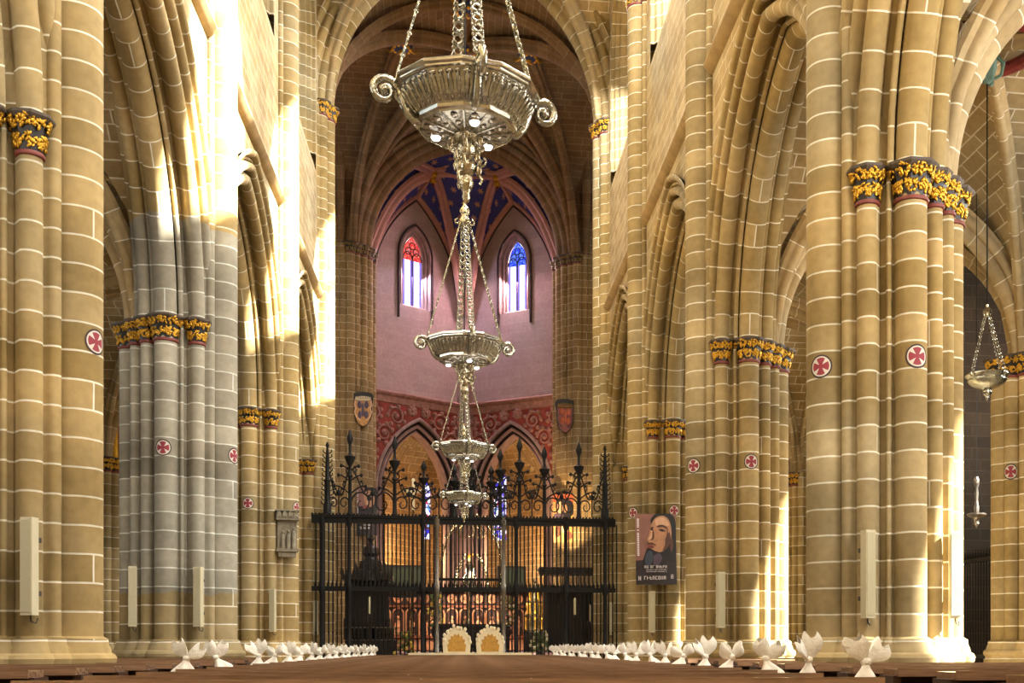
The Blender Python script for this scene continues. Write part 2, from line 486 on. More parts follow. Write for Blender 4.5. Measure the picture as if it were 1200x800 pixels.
def capital_meshes(a, h=.37):
    """bell with astragal, gilded leaves, octagonal abacus; z=0 is the top"""
    k = .6 + .4 * a / .18
    def bell_r(z):                                    # z from -h to 0
        f = 1 + z / h
        return a + .012 + .105 * k * f ** 1.7
    bell = MB(); bell.lathe([(a, -h - .05)] + [(bell_r(z), z) for z in (-h, -h * .75, -h * .5, -h * .28, -.06)], 8, rot=pi / 8)
    ast = MB(); ast.lathe([(a, -h - .06), (a + .022, -h - .05), (a + .028, -h - .03), (a + .022, -h - .012), (a, -h - .002)], 16)
    ab = MB(); R = bell_r(-.05)
    ab.lathe([(R - .02, -.075), (R + .01, -.07), (R + .035 * k, -.045), (R + .045 * k, -.03), (R + .045 * k, 0), (.01, 0)], 8, rot=pi / 8)
    lv = MB(); rnd = random.Random(int(a * 1000))
    n = 8
    for row, (zc, zh, cov) in enumerate([(-h * .26, h * .15, .92), (-h * .74, h * .17, .80)]):
        for i in range(n):
            th0 = 2 * pi * (i + .5 * row) / n
            for b in range(23):
                u = rnd.uniform(-1, 1); v = rnd.uniform(-1, 1)
                if row == 1 and abs(u) + max(0, -v) * .5 > 1.05: continue
                if row == 0 and abs(u) > .8 and v < -.2: continue
                th = th0 + u * pi / n * cov
                z = zc + v * zh
                r = bell_r(z) * (1 - .05 * abs(u)) + .006
                q = .019 * (.8 + 1.2 * a) * rnd.uniform(.8, 1.45)
                Rm = Matrix.Rotation(th, 3, 'Z') @ Matrix.Rotation(rnd.uniform(-1.2, 1.2), 3, 'X') @ Matrix.Rotation(rnd.uniform(-.4, .4), 3, 'Y')
                lv.blob((r * cos(th), r * sin(th), z), (q * .75, q * .8, q * 1.55), 5, 4, M=Rm)
    return bell, ast, ab, lv
CAPS = {}
def add_capital(parent, x, y, z, a, gold='gold'):
    key = (round(a, 3), gold)
    if key not in CAPS:
        b, s, ab, lv = capital_meshes(a)
        root = b.build('capital', M['black'], parent, 40)
        p1 = s.build('astragal', M['redring'], root); p2 = ab.build('abacus', M['abacus'], root, 20); p3 = lv.build('gilded_leaves', M[gold], root, 180)
        CAPS[key] = root
    else:
        root = copy_tree(CAPS[key], parent)
    root.location = (x, y, z)
    root['label'] = 'gilded leaf capital on black ground'
    return root

# consecration cross painted in a disc
def cross_material():
    m, nt, out = mat('consecration_cross'); N = NT(nt)
    tc = N.n('TexCoord'); sp = N.n('SeparateXYZ', i0=tc.outputs['UV'])
    x = N.math('ABSOLUTE', sp.outputs[0]); y = N.math('ABSOLUTE', sp.outputs[1])
    r = N.math('SQRT', N.math('ADD', N.math('MULTIPLY', x, x), N.math('MULTIPLY', y, y)))
    a = N.math('LESS_THAN', x, N.math('ADD', .07, N.math('MULTIPLY', y, .5)))
    b = N.math('LESS_THAN', y, N.math('ADD', .07, N.math('MULTIPLY', x, .5)))
    d1 = N.math('MULTIPLY', a, N.math('GREATER_THAN', y, .12)); d2 = N.math('MULTIPLY', b, N.math('GREATER_THAN', x, .12))
    arm = N.math('MAXIMUM', N.math('MAXIMUM', d1, d2), N.math('LESS_THAN', N.math('MAXIMUM', x, y), .13))
    k = N.math('MULTIPLY', arm, N.math('LESS_THAN', r, .74))
    ring = N.math('GREATER_THAN', r, .86)
    c = N.mix(k, C('#c4bdb0'), C('#8a2c3a')); c = N.mix(ring, c, C('#35201f'))
    bs = N.n('BsdfPrincipled', Base__Color=c, Roughness=.7)
    nt.links.new(bs.outputs[0], out.inputs[0]); return m
M['cross'] = cross_material()
def cross_patch(sh, core, ang, z, R=.15):
    o = outline(sh, core, (0, 0), -pi, pi, 1440, .006); L = cumlen(o)
    i0 = int((ang + pi) / (2 * pi) * 1440) % 1440; s0 = L[i0]; T = L[-1]
    # smooth over creases: disc wraps along the perimeter
    import bisect
    def at(s):
        s %= T; i = min(max(bisect.bisect(L, s) - 1, 0), 1439)
        f = (s - L[i]) / max(1e-9, L[i + 1] - L[i])
        return (o[i][0] + (o[i + 1][0] - o[i][0]) * f, o[i][1] + (o[i + 1][1] - o[i][1]) * f)
    mb = MB(); P = []; U = []
    for i in range(7):
        rr = i / 6; row = []; ur = []
        for j in range(25):
            a = 2 * pi * j / 24
            x, y = at(s0 + R * rr * cos(a))
            if j < 24: row.append((x, y, z + R * rr * sin(a)))
            ur.append((rr * cos(a), rr * sin(a)))
        P.append(row); U.append(ur)
    mb.grid(P, U, closed=True)
    return mb

BASE = [(0, .13), (.92, .13), (.93, .10), (.97, .10), (1.0, .13), (1.05, .14), (1.09, .12), (1.11, .085), (1.16, .075), (1.2, .055), (1.26, .05), (1.29, .0)]
pier_protos = {}
def pier(side, y, label, crossing=False):
    loc = (side * PX, y, 0); rz = 0 if side < 0 else pi
    w = -1 if side < 0 else 1                                  # local t direction that faces west (the camera)
    root = thing('clustered_pier', label, 'pier', loc, rz, 'clustered stone piers of the nave arcades')
    sh, core = (XSH, XCORE) if crossing else (SH + FIL, CORE)
    if crossing not in pier_protos:
        b = shaft_mesh(sh, core, BASE).build('base', M['stone'], root, 30)
        s = shaft_mesh(sh, core, [(1.29, 0), (ZC + .02, 0)]).build('shafts', M['stone'], root, 40)
        if crossing:
            u = shaft_mesh(sh[:3] + [sh[7], sh[8]], core, [(ZC, 0), (ZV, 0)]).build('vault_shafts', M['stone'], root, 40)
        else:
            u = shaft_mesh(SHU, COREU, [(ZC, 0), (ZV, 0)], 100, (.3, 0), -pi * .62, pi * .62).build('vault_shafts', M['stone'], root, 40)
        pier_protos[crossing] = (b, s, u)
    else:
        for q in pier_protos[crossing]: copy_tree(q, root)
    if crossing:
        caps = [(0, -.76, .2), (0, .76, .2), (.36, -.72, .15), (-.34, -.66, .12), (-.82, 0, .2)]
        vcaps = [(.80, 0, .26), (.68, .40, .2), (.68, -.40, .2)]
    else:
        caps = SH[3:]
        vcaps = SH[:3]
    for (n, t, a) in caps: add_capital(root, n, t, ZC, a)
    for (n, t, a) in vcaps: add_capital(root, n, t, ZV, a)
    if not crossing:
        for ang in (w * pi / 2, w * radians(13 if side > 0 else 7)):
            cross_patch(sh, core, ang, 4.47, .138).build('consecration_cross', M['cross'], root, 60)
    return root
names = {1: 'nearest', 2: 'second', 3: 'third', 4: 'fourth'}
PIERS = {}
for side, sd in ((1, 'right'), (-1, 'left')):
    PIERS[side, 1] = pier(side, ROW[1], f'nearest clustered tan stone pier of the {sd} arcade, cut by the picture edge' if side < 0 else
                          'nearest clustered tan stone pier of the right arcade, with gilded leaf capitals')
    PIERS[side, 2] = pier(side, ROW[2], 'second pier of the left arcade, its middle courses greyer stone' if side < 0 else
                          'second pier of the right arcade, its aisle side struck by sunlight')
    PIERS[side, 3] = pier(side, ROW[3], 'third pier of the left arcade, carrying a small grey relief' if side < 0 else
                          'third pier of the right arcade, with a bearded face poster on it')
    PIERS[side, 4] = pier(side, ROW[4], f'tall crossing pier at the {sd} end of the iron gate', crossing=True)

# ------------------------------------------------------------------ arcade arches
def arcade_profile():
    circ = [(0, .18, .18), (.47, .33, .12), (-.36, .33, .12), (.23, .22, .045), (-.20, .22, .045), (.365, .49, .04), (.60, .57, .085), (-.52, .57, .085), (.585, .72, .035), (.665, .84, .075), (-.62, .83, .075)]
    core = [(.63, .95), (.60, .78), (.53, .72), (.47, .55), (.35, .52), (.30, .38), (.2, .33), (-.15, .33), (-.26, .42), (-.42, .52), (-.46, .68), (-.61, .76), (-.63, .95)]
    return outline(circ, core, (0, .8), 0.12, -pi - .12, 170)
APROF = arcade_profile()
AS, AC = 2.84, 1.07
for side, sd in ((1, 'right'), (-1, 'left')):
    for k in range(4):
        yc = (ROW[k] + ROW[k + 1]) / 2
        mb = MB(); arch_sweep(mb, APROF, AS, AC, ZC, navemap(side, yc), 26)
        o = mb.build('arcade_arch', M['arch'], None, 40)
        lab = {0: 'moulded pointed arch springing toward the viewer from the nearest {} pier', 1: 'moulded pointed arch between nearest and second {} piers',
               2: 'moulded pointed arch between second and third {} piers', 3: 'narrow moulded arch between third pier and crossing pier, {} arcade'}[k].format(sd)
        tag(o, lab, 'arch', 'moulded pointed arcade arches')

# ------------------------------------------------------------------ nave walls with clerestory windows
WS, WC, WZ0, WSILL, WR = 2.3, 1.0, 18.8, 15.7, .38
HALF = PITCH / 2
def glass_material():
    m, nt, out = mat('clear_leaded_glass'); N = NT(nt)
    tc = N.n('TexCoord')
    br = N.n('TexBrick', Vector=tc.outputs['UV'], Color1=(1, 1, 1, 1), Color2=(1, 1, 1, 1), Mortar=(.03, .03, .03, 1), Scale=1.0, Mortar__Size=.012, Brick__Width=.25, Row__Height=.35)
    br.offset = 0
    tr = N.n('BsdfTransparent', Color=N.mix(1.0, br.outputs[0], (.93, .95, .95), 'MULTIPLY'))
    gl = N.n('BsdfGlossy', Color=(.9, .9, .9, 1), Roughness=.08)
    mx = N.n('MixShader', i0=.05, i1=tr.outputs[0], i2=gl.outputs[0])
    nt.links.new(mx.outputs[0], out.inputs[0]); return m
M['glass'] = glass_material()
WIN_N = [0]
def clerestory(side, yc):
    WIN_N[0] += 1
    fm = navemap(side, yc)
    # splayed reveal
    mb = MB(); prof = outline([(.55, .36, .06), (.30, .2, .07), (.1, .06, .05)], [(.66, .42), (.62, .40), (0, .0), (-.3, .0), (-.62, .3), (-.62, .42)], (.1, .5), .3, -pi + .1, 40)
    prof = [(.62, WR), (.60, WR - .03), (.52, WR - .03), (.48, WR - .12), (.38, WR - .14), (.34, WR - .22), (.22, WR - .25), (.12, 0), (-.2, 0), (-.62, .3)]
    arch_sweep(mb, prof, WS, WC, WZ0, fm, 14, zb=WSILL)
    # sill
    mb.poly([fm(-WS - WR, .62, WSILL - .5), fm(WS + WR, .62, WSILL - .5), fm(WS, .0, WSILL + .25), fm(-WS, .0, WSILL + .25)])
    mb.poly([fm(-WS, .0, WSILL + .25), fm(WS, .0, WSILL + .25), fm(WS + .3, -.62, WSILL), fm(-WS - .3, -.62, WSILL)])
    root = struct(f'window_{WIN_N[0]}', mb, M['stone'])
    g = MB(); ts = frange(-WS, WS, 24)
    panel(g, ts, lambda t: WSILL + .2, lambda t: arch_z(t, WS, WC, WZ0), lambda t, z: fm(t, -.02, z))
    g.build('glass', M['glass'], root, None)
    for t in (-WS / 2, 0, WS / 2):
        q = MB(); q.tube([fm(t, -.02, WSILL + .2), fm(t, -.02, arch_z(t, WS, WC, WZ0) - .02)], .05, 6); q.build('mullion', M['rib'], root)
    q = MB()
    for tc_ in (-1.61, -.54, .54, 1.61):
        R0 = .53
        pts = []
        for i in range(9):
            a = pi - pi * i / 8
            pts.append(fm(tc_ + R0 * cos(a), -.02, WZ0 - .1 + R0 * 1.25 * sin(a)))
        q.tube(pts, .04, 6)
    for (t, z, r) in ((-.87, WZ0 + .85, .36), (.87, WZ0 + .85, .36), (0, WZ0 + 1.6, .42)):
        pts = [fm(t + r * cos(a), -.02, z + r * sin(a)) for a in frange(0, 2 * pi, 16)]
        q.tube(pts, .04, 6, cap=False)
    q.build('tracery', M['rib'], root)
    return root
RO = .84                       # extrados where the plain wall starts
for side, sd in ((1, 'right'), (-1, 'left')):
    mb = MB(); back = MB()
    for k in range(-2, 4):
        y0 = ROW[0] + PITCH * k; yc = y0 + HALF
        fm = navemap(side, yc)
        ts = sorted(set([-HALF, HALF, -WS - WR, WS + WR] + [round(x, 4) for x in frange(-HALF, HALF, 44)]))
        lo = lambda t: arch_z(t, AS, AC, ZC, RO) if abs(t) < AS + RO - 1e-3 else ZC
        if k < 0: lo = lambda t: 0.0
        for (tgt, n) in ((mb, WF), (back, -WF)):
            f2 = lambda t, z: fm(t, n, z)
            rr = WR if n > 0 else .3
            panel(tgt, ts, lo, lambda t: ZS, f2, div=1)
            bot = WSILL - .5 if n > 0 else WSILL
            inw = lambda t: abs(t) < WS + rr - 1e-4
            panel(tgt, [t for t in ts if t <= -WS - rr + 1e-6] + ([-WS - rr] if n < 0 else []), lambda t: ZS, lambda t: 23.6, f2)
            panel(tgt, ([WS + rr] if n < 0 else []) + [t for t in ts if t >= WS + rr - 1e-6], lambda t: ZS, lambda t: 23.6, f2)
            tw = sorted(set([-WS - rr, WS + rr] + [t for t in ts if abs(t) < WS + rr]))
            panel(tgt, tw, lambda t: ZS, lambda t: bot, f2)
            panel(tgt, tw, lambda t: arch_z(t, WS, WC, WZ0, rr), lambda t: 23.6, f2)
        clerestory(side, yc)
    root = struct(f'wall_nave_{sd}', mb, M['wall'], smooth=None)
    b = back.build('aisle_face', M['wall'], root, None)
    s = MB()
    for k in range(4):
        y0, y1 = ROW[k] + .42, ROW[k + 1] - .42
        for (prof) in ([(WF - .01, -.13), (WF + .06, -.10), (WF + .13, -.03), (WF + .17, .02), (WF + .17, .06), (WF - .01, .22)],):
            s.grid([[(side * (PX - n), y, ZS + z) for (n, z) in prof] for y in frange(y0, y1, 8)], [[(y, i * .1) for i in range(len(prof))] for y in frange(y0, y1, 8)])
        # grotesque bosses under the sill are too small to see; keep the string plain
    s.build('string_course', M['string'], root)

# ------------------------------------------------------------------ vaults
def vault_web(mb, x0, x1, y0, y1, zs, rise, N=28, ca=.55, cb=.55):
    xc, yc, hx, hy = (x0 + x1) / 2, (y0 + y1) / 2, (x1 - x0) / 2, (y1 - y0) / 2
    def arc(h, c, n=60):
        L = [0]; p = (0, gq(0, c) * rise)
        for i in range(1, n + 1):
            q = (h * i / n, gq(i / n, c) * rise); L.append(L[-1] + sqrt((q[0] - p[0]) ** 2 + (q[1] - p[1]) ** 2)); p = q
        return lambda u: L[int(round(min(1, abs(u)) * n))] * (1 if u >= 0 else -1)
    ax, ay = arc(hx, ca), arc(hy, cb)
    def P(u, v): return (xc + u * hx, yc + v * hy, zs + rise * max(gq(u, ca), gq(v, cb)))
    for i in range(N):
        for j in range(N):
            u0, u1, v0, v1 = -1 + 2 * i / N, -1 + 2 * (i + 1) / N, -1 + 2 * j / N, -1 + 2 * (j + 1) / N
            q = [(u0, v0), (u1, v0), (u1, v1), (u0, v1)]
            uc, vc = (u0 + u1) / 2, (v0 + v1) / 2
            if (uc * vc) > 0: tris = ((0, 1, 2), (0, 2, 3))
            else: tris = ((0, 1, 3), (1, 2, 3))
            for T in tris:
                pts = [q[k] for k in T]
                um, vm = sum(p[0] for p in pts) / 3, sum(p[1] for p in pts) / 3
                if abs(um) < abs(vm): uv = [(p[1] * hy, ax(p[0])) for p in pts]
                else: uv = [(p[0] * hx, ay(p[1])) for p in pts]
                mb.poly([P(*p) for p in pts], 0, uv)
def diag_ribs(mb, x0, x1, y0, y1, zs, rise, w, d, c=.55):
    for (xa, ya, xb, yb) in ((x0, y0, x1, y1), (x0, y1, x1, y0)):
        pts = []
        for s in frange(-1, 1, 40):
            f = (s + 1) / 2
            pts.append((xa + (xb - xa) * f, ya + (yb - ya) * f, zs + rise * gq(s, c) - .0))
        sweep(mb, rollprof(w, d), pts)
def ridge(mb, pts, w, d): sweep(mb, rollprof(w, d), pts)

NX = PX - WF
mb = MB(); rb = MB(); tr = MB()
for k in range(-2, 4):
    y0 = ROW[0] + PITCH * k
    vault_web(mb, -NX, NX, y0, y0 + PITCH, ZV, 5.6)
    diag_ribs(rb, -NX + .1, NX - .1, y0 + .1, y0 + PITCH - .1, ZV, 5.5, .17, .34)
for k in range(0, 4):
    arch_sweep(tr, outline([(0, .16, .16), (.22, .28, .1), (-.22, .28, .1)], [(.3, .5), (.26, .2), (-.26, .2), (-.3, .5)], (0, .4), 0, -pi, 50),
               NX - .42, .85, ZV, (lambda y: (lambda t, n, z: (t, y + n, z)))(ROW[k]), 22)
ceil = struct('ceiling', mb, M['vault'], smooth=30)
rb.build('diagonal_ribs', M['rib'], ceil)
tr.build('transverse_arches', M['rib'], ceil)

# aisles
AX = 10.62                      # outer aisle wall face
mb = MB(); rb = MB(); bos = []
for side in (1, -1):
    for k in range(0, 4):
        xa, xb = sorted((side * (PX + .3), side * AX))
        vault_web(mb, xa, xb, ROW[k], ROW[k + 1], ZC, 4.15)
        diag_ribs(rb, *sorted((side * (PX + .5), side * AX)), ROW[k], ROW[k + 1], ZC, 4.06, .13, .28)
    for k in range(1, 5):
        arch_sweep(rb, outline([(0, .14, .14), (.2, .26, .09), (-.2, .26, .09)], [(.28, .5), (.24, .2), (-.24, .2), (-.28, .5)], (0, .4), 0, -pi, 40),
                   (AX - PX - WF) / 2 - .22, .75, ZC, (lambda y, s: (lambda t, n, z: (s * ((AX + PX + WF) / 2) + t, y + n, z)))(ROW[k], side), 20)
av = struct('ceiling_aisles', mb, M['vault'], smooth=30)
rb.build('aisle_ribs', M['rib'], av)

# outer wall piers (half-columns) of the aisles
WSH = [(0, .44, .2), (.26, .38, .13), (-.26, .38, .13), (.48, .22, .11), (-.48, .22, .11), (.62, .06, .1), (-.62, .06, .1)]
WCORE = [(.66, 0), (.5, .2), (.2, .42), (-.2, .42), (-.5, .2), (-.66, 0), (-.66, -.6), (.66, -.6)]
wp0 = None
for side, sd in ((1, 'right'), (-1, 'left')):
    for k in ((2, 3, 4) if side > 0 else (3, 4)):
        lab = {(1, 2): 'clustered wall pier between chapels at the right picture edge', (1, 3): 'clustered wall pier on the right aisle wall, second of that row',
               (1, 4): 'farthest wall pier of the right aisle, seen past the second pier', (-1, 3): 'clustered wall pier on the left aisle wall, behind the second left pier',
               (-1, 4): 'farthest wall pier of the left aisle, seen beside the second left pier'}[side, k]
        root = thing('wall_pier', lab, 'pier', (side * AX, ROW[k], 0), pi / 2 if side > 0 else -pi / 2, 'wall piers of the side aisles')
        if wp0 is None:
            b = shaft_mesh(WSH, WCORE, BASE, 120, (0, -.3), -.45, pi + .45).build('base', M['stone'], root, 30)
            s = shaft_mesh(WSH, WCORE, [(1.29, 0), (ZC, 0)], 120, (0, -.3), -.45, pi + .45).build('shafts', M['stone'], root, 40)
            wp0 = (b, s)
        else:
            for q in wp0: copy_tree(q, root)
        for (x, y, a) in WSH[:5]: add_capital(root, x, y, ZC, a)
        if (side, k) == (1, 2):
            cross_patch(WSH, WCORE, radians(130), 4.47).build('consecration_cross', M['cross'], root, 60)

# aisle outer walls with chapel arches, chapels behind
CS, CC = 2.65, 1.0
CHX = 16.6
CPROF = [(.40, .46), (.36, .40), (.30, .40), (.26, .32), (.2, .28), (.14, .2), (.1, .12), (.02, .06), (-.02, 0), (-.4, 0)]
wn = [0]
for side, sd in ((1, 'right'), (-1, 'left')):
    mb = MB(); am = MB(); ch = MB(); cv = MB()
    for k in range(0, 4):
        yc = (ROW[k] + ROW[k + 1]) / 2
        fm = (lambda s, y: (lambda t, n, z: (s * (AX + .4 - n), y + t, z)))(side, yc)
        ts = sorted(set([-HALF, HALF, -CS - .46, CS + .46] + frange(-HALF, HALF, 36)))
        for n in (.4, -.4):
            panel(mb, ts, lambda t: arch_z(t, CS, CC, ZC, .44) if abs(t) < CS + .46 - 1e-3 else 0.0, lambda t: 14.0, lambda t, z: fm(t, n, z))
        arch_sweep(am, CPROF, CS, CC, ZC, fm, 20, zb=0)
        # chapel shell: dividing wall, outer wall with an upper window opening, vault
        xa, xb = AX + .8, CHX
        for yy in ((ROW[k] + .25, ROW[k + 1] - .25)):
            ch.poly([(side * xa, yy, 0), (side * xb, yy, 0), (side * xb, yy, 14.0), (side * xa, yy, 14.0)], 0, [(xa, 0), (xb, 0), (xb, 14.0), (xa, 14.0)])
        fo = (lambda s, y: (lambda t, z: (s * CHX, y + t, z)))(side, yc)
        ww, wz0, wz1 = (1.3, 5.4, 12.6)
        yc -= 1.15; fo = (lambda s, y: (lambda t, z: (s * CHX, y + t, z)))(side, yc)
        panel(ch, [-HALF + 1.1, -ww], lambda t: 0, lambda t: 14.0, fo); panel(ch, [ww, HALF + 1.2], lambda t: 0, lambda t: 14.0, fo)
        panel(ch, [-ww, ww], lambda t: 0, lambda t: wz0, fo); panel(ch, [-ww, ww], lambda t: wz1, lambda t: 14.0, fo)
        x2, x3 = sorted((side * xa, side * xb))
        vault_web(cv, x2, x3, ROW[k] + .25, ROW[k + 1] - .25, ZC, 6.9, 16)
        # window frame and pane
        wn[0] += 1
        w = MB()
        for t in (-ww, -ww / 3, ww / 3, ww): w.box(*sorted((side * (CHX - .08), side * (CHX + .2))), yc + t - .05, yc + t + .05, wz0, wz1)
        w.box(*sorted((side * (CHX - .15), side * (CHX + .2))), yc - ww - .1, yc + ww + .1, wz0 - .15, wz0)
        w.box(*sorted((side * (CHX - .08), side * (CHX + .2))), yc - ww - .1, yc + ww + .1, wz1, wz1 + .12)
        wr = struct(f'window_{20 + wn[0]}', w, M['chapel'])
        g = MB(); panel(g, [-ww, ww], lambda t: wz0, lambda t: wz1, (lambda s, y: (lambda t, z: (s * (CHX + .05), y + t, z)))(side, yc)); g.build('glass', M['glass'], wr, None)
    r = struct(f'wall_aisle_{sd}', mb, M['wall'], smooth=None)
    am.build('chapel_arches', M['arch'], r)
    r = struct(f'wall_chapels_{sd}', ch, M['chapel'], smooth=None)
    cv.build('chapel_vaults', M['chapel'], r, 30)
# end walls of the aisles on the west, west wall of the nave
W0 = -9.2
mb = MB()
mb.poly([(-NX - 1.3, W0, 0), (NX + 1.3, W0, 0), (NX + 1.3, W0, 23.6), (-NX - 1.3, W0, 23.6)], 0, [(0, 0), (11, 0), (11, 23.6), (0, 23.6)])
struct('wall_west', mb, M['wall'], smooth=None)
mb = MB()
for side in (1, -1):
    mb.poly([(side * 5, ROW[0], 0), (side * 17, ROW[0], 0), (side * 17, ROW[0], 14), (side * 5, ROW[0], 14)], 0, [(0, 0), (12, 0), (12, 14), (0, 14)])
struct('wall_aisle_west', mb, M['wall'], smooth=None)
mb = MB(); mb.poly([(-20, -10, 0), (20, -10, 0), (20, 62, 0), (-20, 62, 0)], 0, [(-20, -10), (20, -10), (20, 62), (-20, 62)])
struct('floor', mb, M['floor'], smooth=None)
# ------------------------------------------------------------------ crossing and transepts
YW, YE = ROW[4], 47.1
XP = outline([(0, .2, .22), (.34, .36, .15), (-.34, .36, .15), (.19, .28, .07), (-.19, .28, .07), (.58, .60, .13), (-.58, .60, .13), (.46, .5, .06), (-.46, .5, .06), (.78, .84, .1), (-.78, .84, .1)],
             [(.84, 1.0), (.76, .8), (.14, .28), (-.14, .28), (-.76, .8), (-.84, 1.0)], (0, .9), .1, -pi - .1, 110)
def cross_arch(y, s, c, z0, m, label, mw, ztop=23.8):
    fm = lambda t, n, z: (t, y + n, z)
    mb = MB(); arch_sweep(mb, XP, s, c, z0, fm, 32)
    o = mb.build('crossing_arch', m, None, 40); tag(o, label, 'arch')
    w = MB(); ts = frange(-5.4, 5.4, 54)
    for n in (.76, -.76):
        panel(w, ts, lambda t: arch_z(t, s, c, z0, .86) if abs(t) < s + .86 else z0, lambda t: ztop, lambda t, z: fm(t, n, z))
    return w
w1 = cross_arch(YW, 4.0, 1.2, ZV, M['arch'], 'tall moulded crossing arch above the iron gate', M['wall'])
struct('wall_crossing_west', w1, M['wall'], smooth=None)
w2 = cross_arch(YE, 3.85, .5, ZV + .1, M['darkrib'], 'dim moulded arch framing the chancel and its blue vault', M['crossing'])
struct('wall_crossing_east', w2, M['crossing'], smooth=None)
# east crossing piers
ESH = [(.92, -.1, .24), (.80, .22, .16), (.80, -.45, .16), (1.12, .3, .14), (.55, -.66, .15), (.3, -.8, .2), (0, -.84, .14), (-.3, -.8, .2), (-.62, -.6, .16), (-.85, -.3, .18)]
ECORE = [(.85, .3), (.8, -.4), (.4, -.78), (-.3, -.78), (-.7, -.5), (-.85, 0), (-.85, .9), (1.2, .9), (1.2, .35)]
ECAP = [(.92, -.1, .24), (.80, -.45, .16), (.55, -.66, .15), (.3, -.8, .2), (1.12, .3, .14)]
for side, sd in ((-1, 'left'), (1, 'right')):
    root = thing('clustered_pier', f'dim brown clustered pier at the {sd} side of the chancel, bearing a shield', 'pier', (side * 4.95, YE, 0), 0, 'chancel piers')
    mir = lambda L: [(p[0] * -side,) + tuple(p[1:]) for p in L]
    sh, core = mir(ESH), mir(ECORE)
    shaft_mesh(sh, core, BASE).build('base', M['crossing'], root, 30)
    shaft_mesh(sh, core, [(1.29, 0), (ZV, 0)]).build('shafts', M['crossing'], root, 40)
    for (x, y, a) in mir(ECAP): add_capital(root, x, y, ZV + .05, a, 'golddim')
# crossing vault
mb = MB(); vault_web(mb, -4.9, 4.9, YW + .6, YE - .2, ZV, 5.7, 40)
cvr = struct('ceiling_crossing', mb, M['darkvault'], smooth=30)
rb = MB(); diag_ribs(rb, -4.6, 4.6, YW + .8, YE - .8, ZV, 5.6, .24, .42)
ym = (YW + YE) / 2
def cz(x, y): return ZV + 5.7 * max(gq(x / 4.9), gq((y - ym) / ((YE - YW) / 2 - .4)))
for (ax, ay) in ((1, 0), (-1, 0), (0, 1), (0, -1)):
    ridge(rb, [(ax * 4.6 * f, ym + ay * 5.2 * f, cz(0, ym) - .02) for f in frange(0, 1, 10)], .15, .28)
# tiercerons
for sx in (1, -1):
    for sy in (1, -1):
        for (ex, ey) in ((sx * 2.3, ym), (0, ym + sy * 2.7)):
            x0, y0 = sx * 4.5, ym + sy * 5.0
            pts = []
            for f in frange(0, 1, 24):
                x, y = x0 + (ex - x0) * f, y0 + (ey - y0) * f
                pts.append((x, y, ZV + 5.66 * gq(1 - f) if f < .999 else cz(0, ym) - .03))
            ridge(rb, pts, .17, .3)
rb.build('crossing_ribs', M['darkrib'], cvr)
zc = cz(0, ym)
# painted roof bosses of the crossing
for i, (x, y, lab) in enumerate([(0, ym, 'painted blue and gilt roof boss at the centre of the crossing vault'),
                                 (-2.3, ym, 'painted blue and gilt roof boss left of the chandelier chains'), (2.3, ym, 'painted blue and gilt roof boss right of the chandelier chains'),
                                 (0, ym - 2.7, 'gilt roof boss nearest the crossing arch, behind the chandelier chain'), (0, ym + 2.7, 'gilt roof boss nearest the dim chancel arch')]):
    root = thing('roof_boss', lab, 'roof boss', (x, y, zc - .3), 0, 'roof bosses of the crossing')
    b = MB(); b.lathe([(.02, -.22), (.2, -.2), (.36, -.1), (.4, 0), (.38, .12), (.3, .25)], 16); b.build('disc', M['bossblue'], root)
    l = MB()
    for k in range(10):
        a = 2 * pi * k / 10
        l.blob((.3 * cos(a), .3 * sin(a), -.14), (.08, .08, .06), 6, 4)
    l.blob((0, 0, -.22), (.12, .12, .07), 8, 5)
    for k in range(4):
        a = pi / 4 + pi / 2 * k
        l.tube([(.38 * cos(a), .38 * sin(a), .0), (.62 * cos(a), .62 * sin(a), -.02), (.75 * cos(a), .75 * sin(a), .08)], .045, 6)
    l.build('gilt_leaves', M['gold'], root)
# transepts
for side, sd in ((1, 'right'), (-1, 'left')):
    mb = MB(); X1 = 15.5
    xa = side * X1
    mb.poly([(xa, YW + .4, 0), (xa, YE - .2, 0), (xa, YE - .2, 24), (xa, YW + .4, 24)], 0, [(0, 0), (12, 0), (12, 24), (0, 24)])
    for y, x_in in ((YE - .1, 5.3), (YW + .7, 11.0)):
        mb.poly([(side * x_in, y, 0), (xa, y, 0), (xa, y, 24), (side * x_in, y, 24)], 0, [(x_in, 0), (X1, 0), (X1, 24), (x_in, 24)])
    mb.poly([(side * 4.6, YW + .7, 10.8), (xa, YW + .7, 10.8), (xa, YW + .7, 24), (side * 4.6, YW + .7, 24)], 0, [(4.6, 10.8), (X1, 10.8), (X1, 24), (4.6, 24)])
    r = struct(f'wall_transept_{sd}', mb, M['crossing'], smooth=None)
    v = MB(); x2, x3 = sorted((side * 4.9, xa)); vault_web(v, x2, x3, YW + .6, YE - .2, ZV, 5.7, 24); v.build('transept_vault', M['darkvault'], r, 30)
    # arch from crossing pier to crossing pier
    a = MB()
    arch_sweep(a, outline([(0, .2, .2), (.3, .36, .14), (-.3, .36, .14)], [(.5, 1.0), (.4, .3), (-.4, .3), (-.5, 1.0)], (0, .7), 0, -pi, 60), (YE - YW) / 2 - .85, 1.2, ZV,
               lambda t, n, z: (side * (5.0 + n), ym + t, z), 24)
    a.build('transept_arch', M['darkrib'], r)

